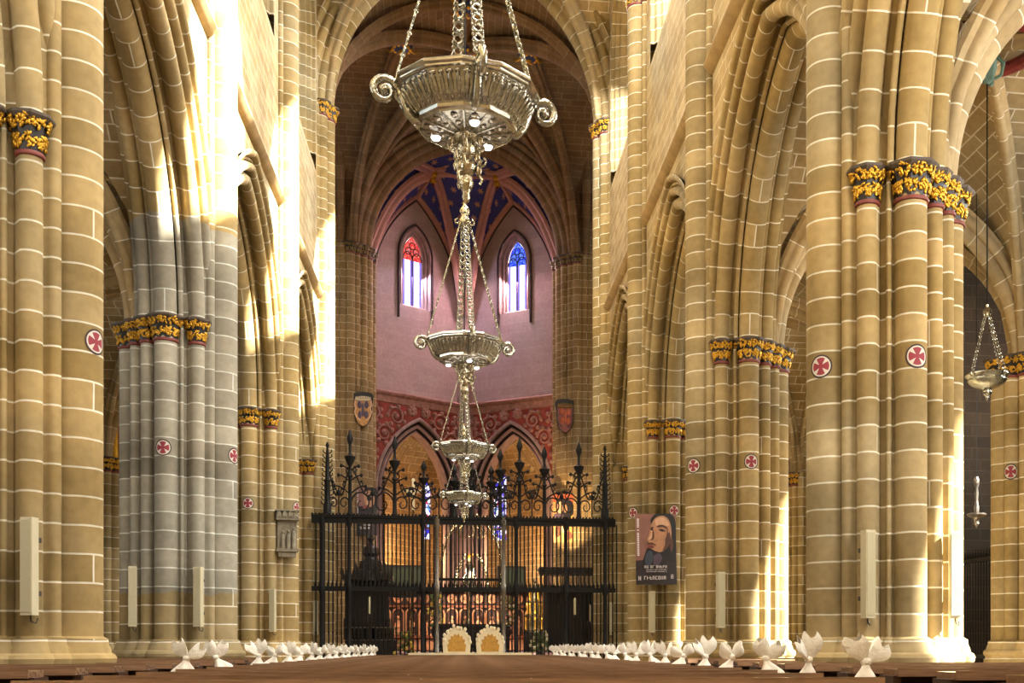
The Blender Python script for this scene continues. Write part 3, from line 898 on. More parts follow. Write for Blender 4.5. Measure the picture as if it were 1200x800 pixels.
# ------------------------------------------------------------------ chancel (two faces meeting at an axial pier)
AXY = 51.4; CD = (.8217, .5699)
def face_map(side):
    return lambda t, d, z: (side * (t * CD[0] + d * CD[1]), AXY - t * CD[1] + d * CD[0], z)
TL = 6.5
LS, LC, LZ, LT = 1.72, 1.55, 7.75, 2.5        # lower arches
FZ = 12.1                                     # frieze
WT, WS2, WC2, WZ2, WSL = 2.67, .48, .7, 18.35, 16.2   # upper windows
RT, RS, RC, RZ = 2.6, 2.42, 3.6, 16.2         # wall ribs
def stained(name, mode):
    m, nt, out = mat(name); N = NT(nt)
    tc = N.n('TexCoord'); sp = N.n('SeparateXYZ', i0=tc.outputs['UV'])
    x, z = sp.outputs[0], sp.outputs[1]
    if mode in ('red', 'blue'):
        vo = N.n('TexVoronoi', Vector=tc.outputs['UV'], Scale=14.0)
        ed = N.n('TexVoronoi', Vector=tc.outputs['UV'], Scale=14.0, _feature='DISTANCE_TO_EDGE')
        tint = N.ramp(vo.outputs['Color'], [(0, (.62, .62, .95)), (.5, (.86, .84, 1)), (1, (.98, .98, 1))])
        top = N.ramp(vo.outputs['Color'], [(0, (.30, .004, .004)), (.5, (.30, .02, .01)), (.8, (.32, .10, .06))] if mode == 'red' else [(0, (.008, .012, .25)), (.5, (.01, .03, .35)), (.8, (.08, .16, .4))])
        edge = N.math('GREATER_THAN', N.math('ABSOLUTE', N.math('SUBTRACT', N.math('ABSOLUTE', x), .24)), .135)
        body = N.mix(edge, tint, (.12, .09, .42))
        col = N.mix(N.math('GREATER_THAN', z, WZ2 - .12), body, top)
        bar = N.math('LESS_THAN', N.math('FRACT', N.math('MULTIPLY', z, 2.2)), .05)
        lead = N.math('MAXIMUM', bar, N.math('LESS_THAN', ed.outputs[0], .03))
        col = N.mix(N.math('MULTIPLY', lead, .6), col, (.05, .03, .1))
        st = 3.6
    else:
        vo = N.n('TexVoronoi', Vector=tc.outputs['UV'], Scale=6.0)
        ed = N.n('TexVoronoi', Vector=tc.outputs['UV'], Scale=6.0, _feature='DISTANCE_TO_EDGE')
        sc = N.n('SeparateColor', i0=vo.outputs['Color'])
        col = N.ramp(sc.outputs[0], [(0, (.03, .02, .32)), (.22, (.12, .09, .7)), (.36, (.4, .02, .06)), (.44, (.5, .45, .9)), (.58, (.9, .9, 1)), (.9, (.1, .25, .5))], 'CONSTANT')
        lead = N.math('LESS_THAN', ed.outputs[0], .06)
        col = N.mix(lead, col, (.02, .015, .06)); st = 2.6
    e = N.n('Emission', Color=col, Strength=st)
    nt.links.new(e.outputs[0], out.inputs[0]); return m
M['glass_red'] = stained('stained_glass_red', 'red'); M['glass_blue'] = stained('stained_glass_blue', 'blue'); M['glass_multi'] = stained('stained_glass_multi', 'multi')
def starry():
    m, nt, out = mat('blue_vault_gold_stars'); N = NT(nt)
    tc = N.n('TexCoord'); sp = N.n('SeparateXYZ', i0=tc.outputs['UV'])
    row = N.math('FLOOR', N.math('MULTIPLY', sp.outputs[1], 1.7))
    fx = N.math('FRACT', N.math('ADD', N.math('MULTIPLY', sp.outputs[0], 1.7), N.math('MULTIPLY', N.math('MODULO', row, 2.0), .5)))
    fy = N.math('FRACT', N.math('MULTIPLY', sp.outputs[1], 1.7))
    dx = N.math('SUBTRACT', fx, .5); dy = N.math('SUBTRACT', fy, .5)
    r = N.math('SQRT', N.math('ADD', N.math('MULTIPLY', dx, dx), N.math('MULTIPLY', dy, dy)))
    an = N.math('ARCTAN2', dy, dx)
    star = N.math('LESS_THAN', r, N.math('ADD', .17, N.math('MULTIPLY', N.math('SINE', N.math('MULTIPLY', an, 6.0)), .07)))
    col = N.mix(star, C('#30367f'), C('#b5876a'))
    bs = N.n('BsdfPrincipled', Base__Color=col, Roughness=.7)
    nt.links.new(bs.outputs[0], out.inputs[0]); return m
M['starry'] = starry()
ENDS = {}
for side, sd in ((-1, 'left'), (1, 'right')):
    fm = face_map(side)
    ts = sorted(set([0, TL, LT - LS - .5, LT + LS + .5, WT - WS2 - .3, WT + WS2 + .3] + frange(0, TL, 52)))
    up = MB(); lowr = MB()
    f0 = lambda t, z: fm(t, 0, z)
    inl = lambda t: abs(t - LT) < LS + .5 - 1e-3
    panel(lowr, ts, lambda t: arch_z(t - LT, LS, LC, LZ, .5) if inl(t) else LZ, lambda t: FZ, f0)
    panel(lowr, [0, LT - LS - .5], lambda t: 0, lambda t: LZ, f0); panel(lowr, [LT + LS + .5, TL], lambda t: 0, lambda t: LZ, f0)
    rr = .27
    a, b = WT - WS2 - rr, WT + WS2 + rr
    tw = frange(a, b, 16)
    panel(up, [0, a], lambda t: FZ, lambda t: 22.6, f0); panel(up, [b, TL], lambda t: FZ, lambda t: 22.6, f0)
    panel(up, tw, lambda t: FZ, lambda t: WSL - .1, f0)
    panel(up, tw, lambda t: arch_z(t - WT, WS2, WC2, WZ2, rr), lambda t: 22.6, f0)
    r = struct(f'wall_chancel_{sd}', up, M['pinklit_wall'], smooth=None)
    sp_ = lowr.build('painted_spandrel', M['red'], r, None); sp_['label'] = 'red painted spandrel wall with pale scroll relief'
    # frieze moulding
    q = MB(); prof = [(0, -.42), (-.08, -.38), (-.08, -.12), (-.2, -.06), (-.24, .02), (-.2, .08), (0, .14)]
    q.grid([[fm(t, d, FZ + z) for (d, z) in prof] for t in frange(0, TL, 10)])
    q.build('frieze_moulding', M['redrelief'], r)
    # scroll relief on the spandrels
    q = MB()
    def scroll(t0, z0, R, dr, turns=1.6, r=.06):
        pts = []
        for k in frange(0, 1, 30):
            a_ = k * turns * 2 * pi
            rad = R * (1 - .82 * k)
            pts.append(fm(t0 + dr * rad * cos(a_), -.04, z0 + rad * sin(a_)))
        q.tube(pts, lambda u: r * (1 - .4 * u), 6)
        q.blob(fm(t0, -.05, z0), (.12, .12, .12), 7, 5)
        for k in range(7):
            a_ = 2 * pi * k / 7
            q.blob(fm(t0 + R * 1.05 * cos(a_), -.04, z0 + R * 1.05 * sin(a_)), (.11, .09, .11), 6, 4)
    for (t0, z0, R, dr) in ((LT + 1.15, 11.15, .42, 1), (LT + 1.75, 10.35, .4, -1), (LT + 2.25, 11.2, .34, 1), (LT + 2.45, 9.4, .36, 1), (LT - 1.1, 11.15, .42, -1), (LT - 1.75, 10.4, .4, 1), (LT - 2.1, 11.25, .3, -1), (LT - 2.15, 9.5, .26, -1),
                            (LT + 3.0, 10.4, .36, -1), (LT + .35, 11.5, .14, 1), (LT - .35, 11.5, .14, -1)):
        scroll(t0, z0, R, dr)
    q.build('scroll_relief', M['redrelief'], r, 60)
    # lower arch mouldings: alternating pale rolls and dark hollows
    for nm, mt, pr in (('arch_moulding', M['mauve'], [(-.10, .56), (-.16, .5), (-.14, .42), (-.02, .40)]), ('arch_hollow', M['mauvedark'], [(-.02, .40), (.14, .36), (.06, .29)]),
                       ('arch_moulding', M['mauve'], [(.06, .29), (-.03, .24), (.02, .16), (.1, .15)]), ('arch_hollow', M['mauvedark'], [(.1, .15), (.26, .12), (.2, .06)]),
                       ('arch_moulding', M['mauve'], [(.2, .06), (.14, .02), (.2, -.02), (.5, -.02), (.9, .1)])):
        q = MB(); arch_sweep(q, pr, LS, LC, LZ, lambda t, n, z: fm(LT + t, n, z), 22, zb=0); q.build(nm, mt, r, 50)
    # upper window
    wr = MB()
    arch_sweep(wr, [(-.05, rr + .06), (-.09, rr), (-.05, rr - .04), (.06, rr - .06), (.04, rr - .14), (.16, .1), (.15, .04), (.3, 0)], WS2, WC2, WZ2, lambda t, n, z: fm(WT + t, n, z), 16, zb=WSL - .1)
    wr.poly([fm(WT - WS2 - rr, 0, WSL - .12), fm(WT + WS2 + rr, 0, WSL - .12), fm(WT + WS2, .3, WSL + .06), fm(WT - WS2, .3, WSL + .06)])
    WIN_N[0] += 1
    w = struct(f'window_{WIN_N[0]}', wr, M['mauve'])
    w['label'] = 'pointed chancel window with {} tracery glass'.format('red' if side < 0 else 'blue')
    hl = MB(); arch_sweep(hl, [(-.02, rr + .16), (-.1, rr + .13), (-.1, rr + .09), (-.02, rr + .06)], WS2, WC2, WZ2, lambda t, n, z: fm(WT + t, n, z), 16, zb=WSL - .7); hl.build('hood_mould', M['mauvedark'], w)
    g = MB(); ta = frange(-WS2, WS2, 20)
    for u, v in zip(ta[:-1], ta[1:]):
        z1, z2 = arch_z(u, WS2, WC2, WZ2), arch_z(v, WS2, WC2, WZ2)
        g.poly([fm(WT + u, .26, WSL), fm(WT + v, .26, WSL), fm(WT + v, .26, z2), fm(WT + u, .26, z1)], 0, [(u, WSL), (v, WSL), (v, z2), (u, z1)])
    g.build('stained_glass', M['glass_red' if side < 0 else 'glass_blue'], w, None)
    q = MB(); q.tube([fm(WT, .23, WSL), fm(WT, .23, WZ2 + .1)], .03, 6)
    for c0 in (-.24, .24):
        q.tube([fm(WT + c0 + .23 * cos(a_), .23, WZ2 - .1 + .34 * sin(a_)) for a_ in frange(pi, 0, 10)], .022, 6)
    for (c0, z0) in ((0, WZ2 + .52), (-.2, WZ2 + .28), (.2, WZ2 + .28)):
        q.tube([fm(WT + c0 + .15 * cos(a_), .23, z0 + .15 * sin(a_)) for a_ in frange(0, 2 * pi, 12)], .02, 6, cap=False)
    q.build('tracery', M['mauvedark'], w)
    # wall rib
    q = MB(); arch_sweep(q, [(0, .14), (-.12, .12), (-.2, .05), (-.2, -.02), (-.1, -.08), (0, -.1)], RS, RC, RZ, lambda t, n, z: fm(RT + t, n, z), 22, zb=FZ); q.build('wall_rib', M['pinkrib'], r)
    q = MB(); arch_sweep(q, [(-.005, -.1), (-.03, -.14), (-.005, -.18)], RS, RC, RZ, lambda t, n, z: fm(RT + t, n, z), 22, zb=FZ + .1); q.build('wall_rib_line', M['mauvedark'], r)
    # ambulatory behind: barrel web, outer wall, floor band
    D = 5.4
    q = MB(); P = []; U = []
    for d in frange(0, D, 24):
        ud = 2 * d / D - 1
        tt = frange(-4.6, 9, 68)
        P.append([fm(t, d, 7.6 + 4.0 * max(gq(ud, .4), gq(2 * ((t / 5.0) % 1.0) - 1, .4))) for t in tt]); U.append([(t, d * 1.35) for t in tt])
    for te in (-4.6, 9):
        q.poly([fm(te, 0, 0), fm(te, D, 0), fm(te, D, 12), fm(te, 0, 12)], 0, [(0, 0), (D, 0), (D, 12), (0, 12)])
    q.grid(P, U)
    amb = struct(f'ceiling_ambulatory_{sd}', q, M['amb'])
    q = MB()
    for (ta_, tb_) in ((.2, 5.0), (5.0, .2)):
        pts = []
        for k in frange(0, 1, 24):
            t = ta_ + (tb_ - ta_) * k; d = .5 + (D - .6) * k
            pts.append(fm(t, d, 7.58 + 4.0 * gq(2 * k - 1, .4)))
        sweep(q, rollprof(.13, .28), pts)
    q.build('ambulatory_ribs', M['rib'], amb)
    q = MB()
    panel(q, [-4.6, 9], lambda t: 0, lambda t: 12.5, lambda t, z: fm(t, D, z))
    struct(f'wall_ambulatory_{sd}', q, M['amb'], smooth=None)
    # ambulatory window
    tw_ = ((2.28 if side < 0 else 2.02) - D * CD[1]) / CD[0]
    hw, z0, z1 = .64, 6.5, 8.9
    WIN_N[0] += 1
    q = MB(); arch_sweep(q, [(0, .25), (-.1, .2), (-.12, .1), (-.05, 0), (.0, 0)], hw, .3, z1, lambda t, n, z: fm(tw_ + t, D + n, z), 14, zb=z0)
    w = struct(f'window_{WIN_N[0]}', q, M['amb']); w['label'] = 'ambulatory stained window in {} arch of the chancel'.format(sd)
    g = MB(); ta = frange(-hw, hw, 16)
    for u, v in zip(ta[:-1], ta[1:]):
        za, zb_ = arch_z(u, hw, .3, z1), arch_z(v, hw, .3, z1)
        for (l0, h0) in ((6.5, 7.0), (7.12, None)):
            ha, hb = (za, zb_) if h0 is None else (h0, h0)
            g.poly([fm(tw_ + u, D - .04, l0), fm(tw_ + v, D - .04, l0), fm(tw_ + v, D - .04, hb), fm(tw_ + u, D - .04, ha)], 0, [(u, l0), (v, l0), (v, hb), (u, ha)])
    g.build('stained_glass', M['glass_multi'], w, None)
    q = MB(); q.tube([fm(tw_, D - .07, z0), fm(tw_, D - .07, z1 + .4)], .035, 6)
    for z in (7.06, 7.6, 8.1, 8.6): q.tube([fm(tw_ - hw, D - .06, z), fm(tw_ + hw, D - .06, z)], .015, 5)
    q.build('glazing_bars', M['mauvedark'], w)
# axial shafts
q = MB(); sh = [(0, 0, .22), (.26, .1, .14), (-.26, .1, .14)]
o = outline(sh, [(-.3, .0), (.3, 0), (.3, .4), (-.3, .4)], (0, .1), -pi, pi, 80)
L = cumlen(o); q.grid([[(x, AXY - .25 + y, z) for x, y in o] for z in (.9, RZ + .3)], [[(l, z) for l in L] for z in (.9, RZ + .3)])
ax = q.build('axial_pier', M['mauve'], None, 40); tag(ax, 'slender mauve pier on the chancel axis behind the hanging chandeliers', 'pier')
# chancel vault: ribs and starry webs
def bez(a, b, c, n=16):
    a, b, c = Vector(a), Vector(b), Vector(c)
    return [a * (1 - f) ** 2 + b * 2 * f * (1 - f) + c * f * f for f in frange(0, 1, n)]
def ruled(mb, A, B, n=8):
    P = []; U = []
    N = len(A); La = 0
    for i in range(N):
        if i: La += (A[i] - A[i - 1]).length
        w = (B[i] - A[i]).length
        P.append([A[i].lerp(B[i], k / n) for k in range(n + 1)]); U.append([(w * k / n, La) for k in range(n + 1)])
    mb.grid(P, U)
web = MB(); ribs = MB()
def rib(pts, w=.2, d=.36): sweep(ribs, rollprof(w, d), pts)
fmr = {s: face_map(s) for s in (1, -1)}
NZ = 21.75
boss = Vector((0, 48.25, 22.35)); A0 = Vector((0, 51.15, RZ))
Mid = {}
for s in (1, -1):
    nd = Vector((s * 1.38, 48.75, NZ))
    E = Vector((s * 4.7, 47.85, 15.2))
    rA = bez(nd, (s * .75, 50.2, 21.0), A0); rE = bez(nd, (s * 3.9, 48.2, 20.9), E)
    fm = fmr[s]
    apex = Vector(fm(RT, -.05, arch_z(0, RS, RC, RZ)))
    def wa(sgn):
        pts = []
        for k in frange(0, 1, 16):
            t = sgn * (RS) * k
            pts.append(Vector(fm(RT + t, -.05, arch_z(t, RS, RC, RZ))))
        return pts
    rid = bez(nd, (nd + apex) / 2 + Vector((0, 0, .1)), apex)
    ruled(web, rA, wa(-1)); ruled(web, rE, wa(1))
    # quad between node-apex ridge handled by the start edges of the ruled webs
    top = Vector((s * 2.3, 47.5, 21.6)); tp = bez(nd, (nd + top) / 2 + Vector((0, 0, .1)), top)
    ea = [Vector((s * t, 47.75, arch_z(t, 3.85, .5, ZV + .1, .78))) for t in frange(2.3, 4.55, 16)]
    ruled(web, rE, ea)
    cen = bez(nd, (nd + boss) / 2 + Vector((0, 0, .12)), boss)
    eb = [Vector((s * t, 47.75, arch_z(t, 3.85, .5, ZV + .1, .78))) for t in frange(2.3, 0, 16)]
    ruled(web, cen, eb)
    Mid[s] = (nd, rA, cen)
    rib(rA); rib(rE, .24, .42); rib(tp); rib(rid, .14, .25)
    rib(bez(nd, (s * .7, 49.0, NZ + .25), (0, 49.05, NZ + .1)))
    # pendant gilt node boss
    root = thing('roof_boss', 'small gilt boss on the pink ribs of the chancel vault, {}'.format('red window side' if s < 0 else 'blue window side'), 'roof boss', nd - Vector((0, 0, .38)), 0, 'chancel bosses')
    b = MB(); b.lathe([(.02, -.2), (.12, -.18), (.16, -.08), (.14, .04), (.2, .12), (.2, .3)], 12); b.build('body', M['gold'], root)
    l = MB(); l.tube([(0, 0, -.18), (0, 0, -.3)], .05, 6); l.build('drop', M['bossred'], root)
ruled(web, Mid[-1][1], Mid[1][1])
ruled(web, Mid[-1][2], Mid[1][2])
cr = struct('ceiling_chancel', web, M['starry'], smooth=50)
ribs.build('chancel_ribs', M['pinkrib'], cr)
# presbytery platform with steps
mb = MB()
for (y, z) in ((36.3, .3), (36.9, .6), (37.5, .92)):
    mb.box(-4.3, 4.3, y, 57, z - .32, z)
struct('floor_presbytery', mb, M['mauve'], smooth=None)
# ------------------------------------------------------------------ chandeliers on the nave axis
def chain_pts(a, b, sag=.03, n=2):
    a, b = Vector(a), Vector(b)
    return [a.lerp(b, f) for f in frange(0, 1, n)]
def chain_mesh(a, b, ornate=False):
    mb = MB(); a, b = Vector(a), Vector(b); d = (b - a); L = d.length; d.normalize()
    q = d.to_track_quat('Z', 'Y').to_matrix()
    step = .062 if not ornate else .085
    n = int(L / step)
    for i in range(n):
        c = a + d * (L * (i + .5) / n)
        R = q @ Matrix.Rotation(pi / 2 * (i % 2), 3, 'Z') @ Matrix.Rotation(pi / 2, 3, 'X')
        if ornate:
            # pierced plate link: ring with four lobes
            R2 = q @ Matrix.Rotation(pi / 2, 3, 'X')
            mb.torus(c, .030, .0085, R2, 10, 5)
            for k in range(4):
                aa = pi / 4 + pi / 2 * k
                mb.torus(c + R2 @ Vector((.036 * cos(aa), .036 * sin(aa), 0)), .014, .006, R2, 8, 4)
            mb.torus(c + d * step * .5, .012, .006, R, 8, 4)
        else:
            mb.torus(c, .027, .0075, R, 8, 4, sz=1.35 if False else 1.0)
    return mb
def volute(R0, w, t):
    """S-scroll bracket in the x-z plane, radius outward along +x"""
    mb = MB(); pts = []
    for k in frange(0, 1, 26):
        a = pi * 0.5 - k * 2.55 * pi
        r = .018 + .075 * (1 - k) if k > 0 else .093
        pts.append((R0 + .06 + r * cos(a), 0, -.075 + r * sin(a)))
    tail = [(R0 - .20, 0, -.25), (R0 - .15, 0, -.26), (R0 - .10, 0, -.21), (R0 - .07, 0, -.13), (R0 - .04, 0, -.05), (R0, 0, .0)]
    mb.tube(tail + pts, lambda u: .030 - .012 * u, 8)
    mb.blob((R0 + .06, 0, -.075), (.03, .045, .03), 8, 6)
    for k in range(4): mb.blob((R0 - .02 - .03 * k, 0, -.03 - .055 * k), (.03, .035, .035), 6, 4)
    return mb
RC12 = .545
def make_chandelier(loc, label):
    root = thing('chandelier', label, 'chandelier', loc, 0, 'tiered silver chandeliers hung along the nave axis')
    rot0 = radians(-90 - 3)
    # z = 0 is the top of the rim
    rim = MB(); rim.lathe([(.46, -.02), (.49, 0), (.525, 0), (.535, -.012), (.535, -.028), (.515, -.036), (.515, -.05), (.495, -.056)], 12, rot=rot0); rim.build('rim_moulding', M['silversmooth'], root, 12)
    fr = MB(); fr.lathe([(.495, -.05), (.478, -.085), (.448, -.14), (.408, -.195), (.352, -.238)], 12, rot=rot0); fb = fr.build('frieze_band', M['silver'], root, 12)
    lv = MB()
    for k in range(12):
        for j in range(4):
            a = rot0 + (k + (j + .5) / 4) * pi / 6
            rr = cos(pi / 12) / cos((j + .5) / 4 * pi / 6 - pi / 12)
            R = Matrix.Rotation(a, 3, 'Z') @ Matrix.Rotation(radians(38), 3, 'Y')
            hh = .030 if j % 2 else .040
            lv.blob((.440 * rr * cos(a), .440 * rr * sin(a), -.15), (.014, hh * .55, .078), 8, 5, M=R)
            lv.blob((.478 * rr * cos(a), .478 * rr * sin(a), -.080), (.014, hh * .8, .018), 6, 4, M=R)
            lv.blob((.385 * rr * cos(a), .385 * rr * sin(a), -.212), (.010, hh * .35, .02), 6, 4, M=R)
    lv.build('acanthus_leaves', M['silver'], fb, 180)
    lo = MB(); lo.lathe([(.350, -.232), (.366, -.240), (.364, -.262), (.344, -.270), (.336, -.282)], 12, rot=rot0); lo.build('lower_moulding', M['silversmooth'], root, 12)
    pl = MB(); pl.lathe([(.336, -.278), (.30, -.285), (.12, -.305), (.06, -.312)], 12, rot=rot0)
    p = pl.build('soffit_plate', M['silver'], root, 8)
    rb = MB()
    for k in range(12):
        a = rot0 + k * pi / 6
        rb.tube([(.332 * cos(a), .332 * sin(a), -.282), (.09 * cos(a), .09 * sin(a), -.312)], .010, 5)
        a += pi / 12
        for (r, z, s) in ((.27, -.290, .035), (.18, -.302, .028)): rb.blob((r * cos(a), r * sin(a), z), (s * 1.1, s * .8, .012), 6, 4, M=Matrix.Rotation(a, 3, 'Z'))
    rb.build('soffit_ribs', M['silver'], p, 60)
    for k in range(3):
        a = radians(-90 + 15 + 120 * k)
        lm = MB(); lm.lathe([(.001, -.034), (.026, -.030), (.036, -.014), (.038, 0), (.038, .012)], 14); 
        o = lm.build('lamp', M['lamp'], root, 60, loc=(.225 * cos(a), .225 * sin(a), -.300))
        rg = MB(); rg.lathe([(.031, -.014), (.042, -.010), (.044, .005), (.034, .012)], 14); rg.build('lamp_ring', M['silversmooth'], o, 60)
    # pendant stem with small figures
    st = MB(); st.lathe([(.05, -.29), (.09, -.305), (.095, -.325), (.06, -.335), (.045, -.34), (.062, -.36), (.07, -.42), (.055, -.46), (.042, -.48), (.06, -.5), (.075, -.54), (.06, -.58), (.035, -.60),
                         (.045, -.62), (.055, -.66), (.04, -.70), (.025, -.73), (.03, -.76), (.02, -.79), (.004, -.81)], 16); s = st.build('pendant_stem', M['silvergold'], root, 50)
    fg = MB()
    for (z, R, k0, n) in ((-.31, .10, 0, 4), (-.42, .085, .4, 3), (-.54, .09, 0, 3)):
        for k in range(n):
            a = k0 + 2 * pi * k / n
            ca, sa = cos(a), sin(a)
            fg.blob((R * ca, R * sa, z - .02), (.026, .026, .045), 7, 5); fg.blob((R * 1.08 * ca, R * 1.08 * sa, z + .04), (.019, .019, .021), 7, 5)
            fg.tube([(R * ca, R * sa, z), (R * 1.45 * ca, R * 1.45 * sa, z + .02), (R * 1.6 * ca, R * 1.6 * sa, z + .055), (R * 1.4 * ca, R * 1.4 * sa, z + .075)], .009, 6)
            fg.tube([(R * ca, R * sa, z - .05), (R * 1.3 * ca, R * 1.3 * sa, z - .085), (R * 1.1 * ca, R * 1.1 * sa, z - .12)], .010, 6)
    fg.build('cherub_figures', M['silvergold'], s, 60)
    apex = Vector((0, 0, 1.62))
    for k, ad in enumerate((-80, 10, 100, 190)):
        a = radians(ad - 90)
        v = volute(.52, .05, .03).build('scroll_bracket', M['silver'], root, 60, rz=a)
        e = Vector((.50 * cos(a), .50 * sin(a), .03)); t = Vector((.055 * cos(a), .055 * sin(a), 1.60))
        chain_mesh(e, t, ornate=True).build('chain', M['silver'], root, 60)
    kn = MB(); kn.lathe([(.012, 1.5), (.04, 1.53), (.075, 1.56), (.085, 1.6), (.06, 1.64), (.04, 1.67), (.055, 1.70), (.07, 1.74), (.05, 1.78), (.02, 1.82), (.02, 1.9)], 16)
    for k in range(4):
        a = radians(-80 + 90 * k - 90); kn.tube([(.06 * cos(a), .06 * sin(a), 1.56), (.12 * cos(a), .12 * sin(a), 1.57), (.13 * cos(a), .13 * sin(a), 1.61), (.09 * cos(a), .09 * sin(a), 1.63)], .014, 6)
    kn.build('crown_knob', M['silvergold'], root, 60)
    return root
CHZ = 5.14
ch_y = [8.1, 15.0, 23.2, 30.6]
ch_z = [5.19, 5.26, 5.34, 5.33]
ch_lab = ['largest silver twelve-sided chandelier, nearest, filling the top centre', 'second silver chandelier hanging in front of the pink chancel wall',
          'third silver chandelier in front of the red painted spandrels', 'farthest small silver chandelier just above the iron gate']
ch0 = None
for i, y in enumerate(ch_y):
    if ch0 is None: ch0 = make_chandelier((-.06, y, ch_z[0]), ch_lab[0])
    else:
        c = copy_tree(ch0, None, ch_lab[i]); c.location = (-.06, y, ch_z[i])
for i, y in enumerate(ch_y):
    r = [o for o in bpy.data.objects if o.name.startswith('chandelier') and abs(o.location.y - y) < .01][0]
    q = MB(); q.tube([(0, 0, 1.85), (0, 0, 22.4 - CHZ)], .012, 6); q.build('suspension_cable', M['iron'], r)

# small lamp in the right aisle
def aisle_lamp():
    root = thing('hanging_lamp', 'small silver bowl lamp on chains in the right aisle, by the picture edge', 'lamp', (8.07, 16.45, 5.42))
    b = MB(); b.lathe([(.30, .03), (.335, .02), (.34, 0), (.315, -.02), (.29, -.05), (.30, -.08), (.26, -.13), (.17, -.18), (.09, -.2), (.06, -.22), (.075, -.25), (.06, -.29), (.03, -.32), (.035, -.35), (.01, -.39)], 20)
    b.build('bowl', M['silver'], root, 50)
    l = MB()
    for k in range(4):
        l = MB(); a = .4 + pi / 2 * k; l.tube([(.31 * cos(a), .31 * sin(a), -.06), (.37 * cos(a), .37 * sin(a), -.03), (.36 * cos(a), .36 * sin(a), .03), (.33 * cos(a), .33 * sin(a), .03)], .016, 6)
        l.build('scroll_handle', M['silver'], root, 60)
    for k in range(4):
        a = .4 + pi / 2 * k; chain_mesh((.335 * cos(a), .335 * sin(a), .03), (.03 * cos(a), .03 * sin(a), .98)).build('chain', M['silver'], root, 60)
    k = MB(); k.lathe([(.01, .92), (.05, .95), (.07, 1.0), (.05, 1.05), (.02, 1.08), (.02, 1.12)], 12); k.build('knob', M['silversmooth'], root)
    k = MB(); k.tube([(0, 0, 1.1), (0, 0, 4.75)], .012, 6); k.build('suspension_cord', M['iron'], root)
aisle_lamp()
# boss and painted ring of the right aisle vault
root = thing('roof_boss', 'verdigris green bracket boss holding the aisle lamp cord', 'roof boss', (8.07, 16.45, 10.5))
b = MB(); b.lathe([(.02, -.5), (.09, -.45), (.14, -.3), (.16, -.1), (.2, .0), (.24, .1), (.24, .2)], 10); b.build('body', M['bossgreen'], root, 20)
b = MB()
for k in range(4):
    a = pi / 4 + pi / 2 * k; b.tube([(.15 * cos(a), .15 * sin(a), -.1), (.26 * cos(a), .26 * sin(a), -.25), (.22 * cos(a), .22 * sin(a), -.42), (.12 * cos(a), .12 * sin(a), -.45)], .03, 6)
b.build('leaf_brackets', M['bossgreen'], root)
b = MB(); b.torus((0, 0, .05), .78, .11, None, 28, 8, sz=1.0); r = b.build('painted_ring', M['bossred'], root); r['label'] = 'red painted ring'

# hanging oil lamp by the right chapel
root = thing('sanctuary_lamp', 'small dark steel hanging lamp beside the right wall pier', 'lamp', (9.42, 19.6, 3.62))
b = MB(); b.lathe([(.16, .03), (.18, .02), (.18, 0), (.13, -.03), (.06, -.06), (.04, -.12), (.05, -.16), (.02, -.2), (.005, -.24)], 16); b.build('dish', M['ironlight'], root, 50)
for k in range(3):
    a = 2 * pi * k / 3; q = MB(); q.tube([(.17 * cos(a), .17 * sin(a), .03), (.02 * cos(a), .02 * sin(a), .62)], .007, 5); q.build('chain', M['iron'], root)
b = MB(); b.lathe([(.045, .03), (.05, .15), (.035, .2), (.03, .3), (.04, .4), (.03, .5), (.05, .58), (.05, .66), (.02, .72)], 12); b.build('glass_stem', M['ironlight'], root, 50)
b = MB(); b.tube([(0, 0, .7), (0, 0, 6.0)], .008, 5); b.build('suspension_cord', M['iron'], root)

# ------------------------------------------------------------------ wrought iron choir gate
GY = 33.62
GX0, GX1 = -4.5, 4.52
gate = thing('choir_gate', 'tall black wrought iron gate with pinnacled crest, closing the chancel', 'gate', (0, GY, 0))
def bar(nm, pts, r, n=6, m='iron', par=None):
    q = MB(); q.tube(pts, r, n); return q.build(nm, M[m], par or gate)
ZT, ZM = 4.86, 2.86
for nm, z0, z1, d in (('top_rail', ZT - .07, ZT + .09, .07), ('top_cornice', ZT + .09, ZT + .16, .11), ('middle_rail', ZM - .08, ZM + .06, .06), ('bottom_rail', .12, .3, .06)):
    q = MB(); q.box(GX0, GX1, -d, d, z0, z1)
    if nm == 'top_cornice':
        for k in range(90): q.box(GX0 + .1 * k, GX0 + .1 * k + .05, -d - .02, d + .02, z1, z1 + .05)
    if nm == 'middle_rail':
        for k in range(74):
            x = GX0 + .1 + .1215 * k; q.lathe([(.03, z1), (.035, z1 + .05), (.012, z1 + .13), (.002, z1 + .2)], 5, M=Matrix.Translation((x, 0, 0)))
    q.build(nm, M['iron'], gate, 30)
xs = [GX0 + .12 + .1225 * k for k in range(74)]
b0 = None
for i, x in enumerate(xs):
    if b0 is None:
        q = MB(); q.tube([(0, 0, .1), (0, 0, ZT)], .021, 6)
        for z in (1.55, 3.9): q.lathe([(.017, z - .05), (.032, z), (.017, z + .05)], 6)
        b0 = q.build('bar', M['iron'], gate); o = b0
    else: o = b0.copy(); COL.objects.link(o)
    o.location = (x, 0, 0)
for x in (-4.2, -3.42, -1.28, -.86, 1.12, 1.5, 3.0, 4.2):
    jamb = x in (-.86, 1.12)
    q = MB(); q.lathe([(.11, 0), (.11, .4), (.07, .45), (.06, ZM - .2), (.09, ZM - .1), (.09, ZM + .1), (.06, ZM + .2), (.055, ZT - .2), (.09, ZT - .1), (.09, ZT + .2)], 10, M=Matrix.Translation((x, -.03, 0)))
    o = q.build('door_jamb' if jamb else 'standard', M['ironlight' if jamb else 'iron'], gate, 40)
    if jamb: o['label'] = 'polished iron door jamb'
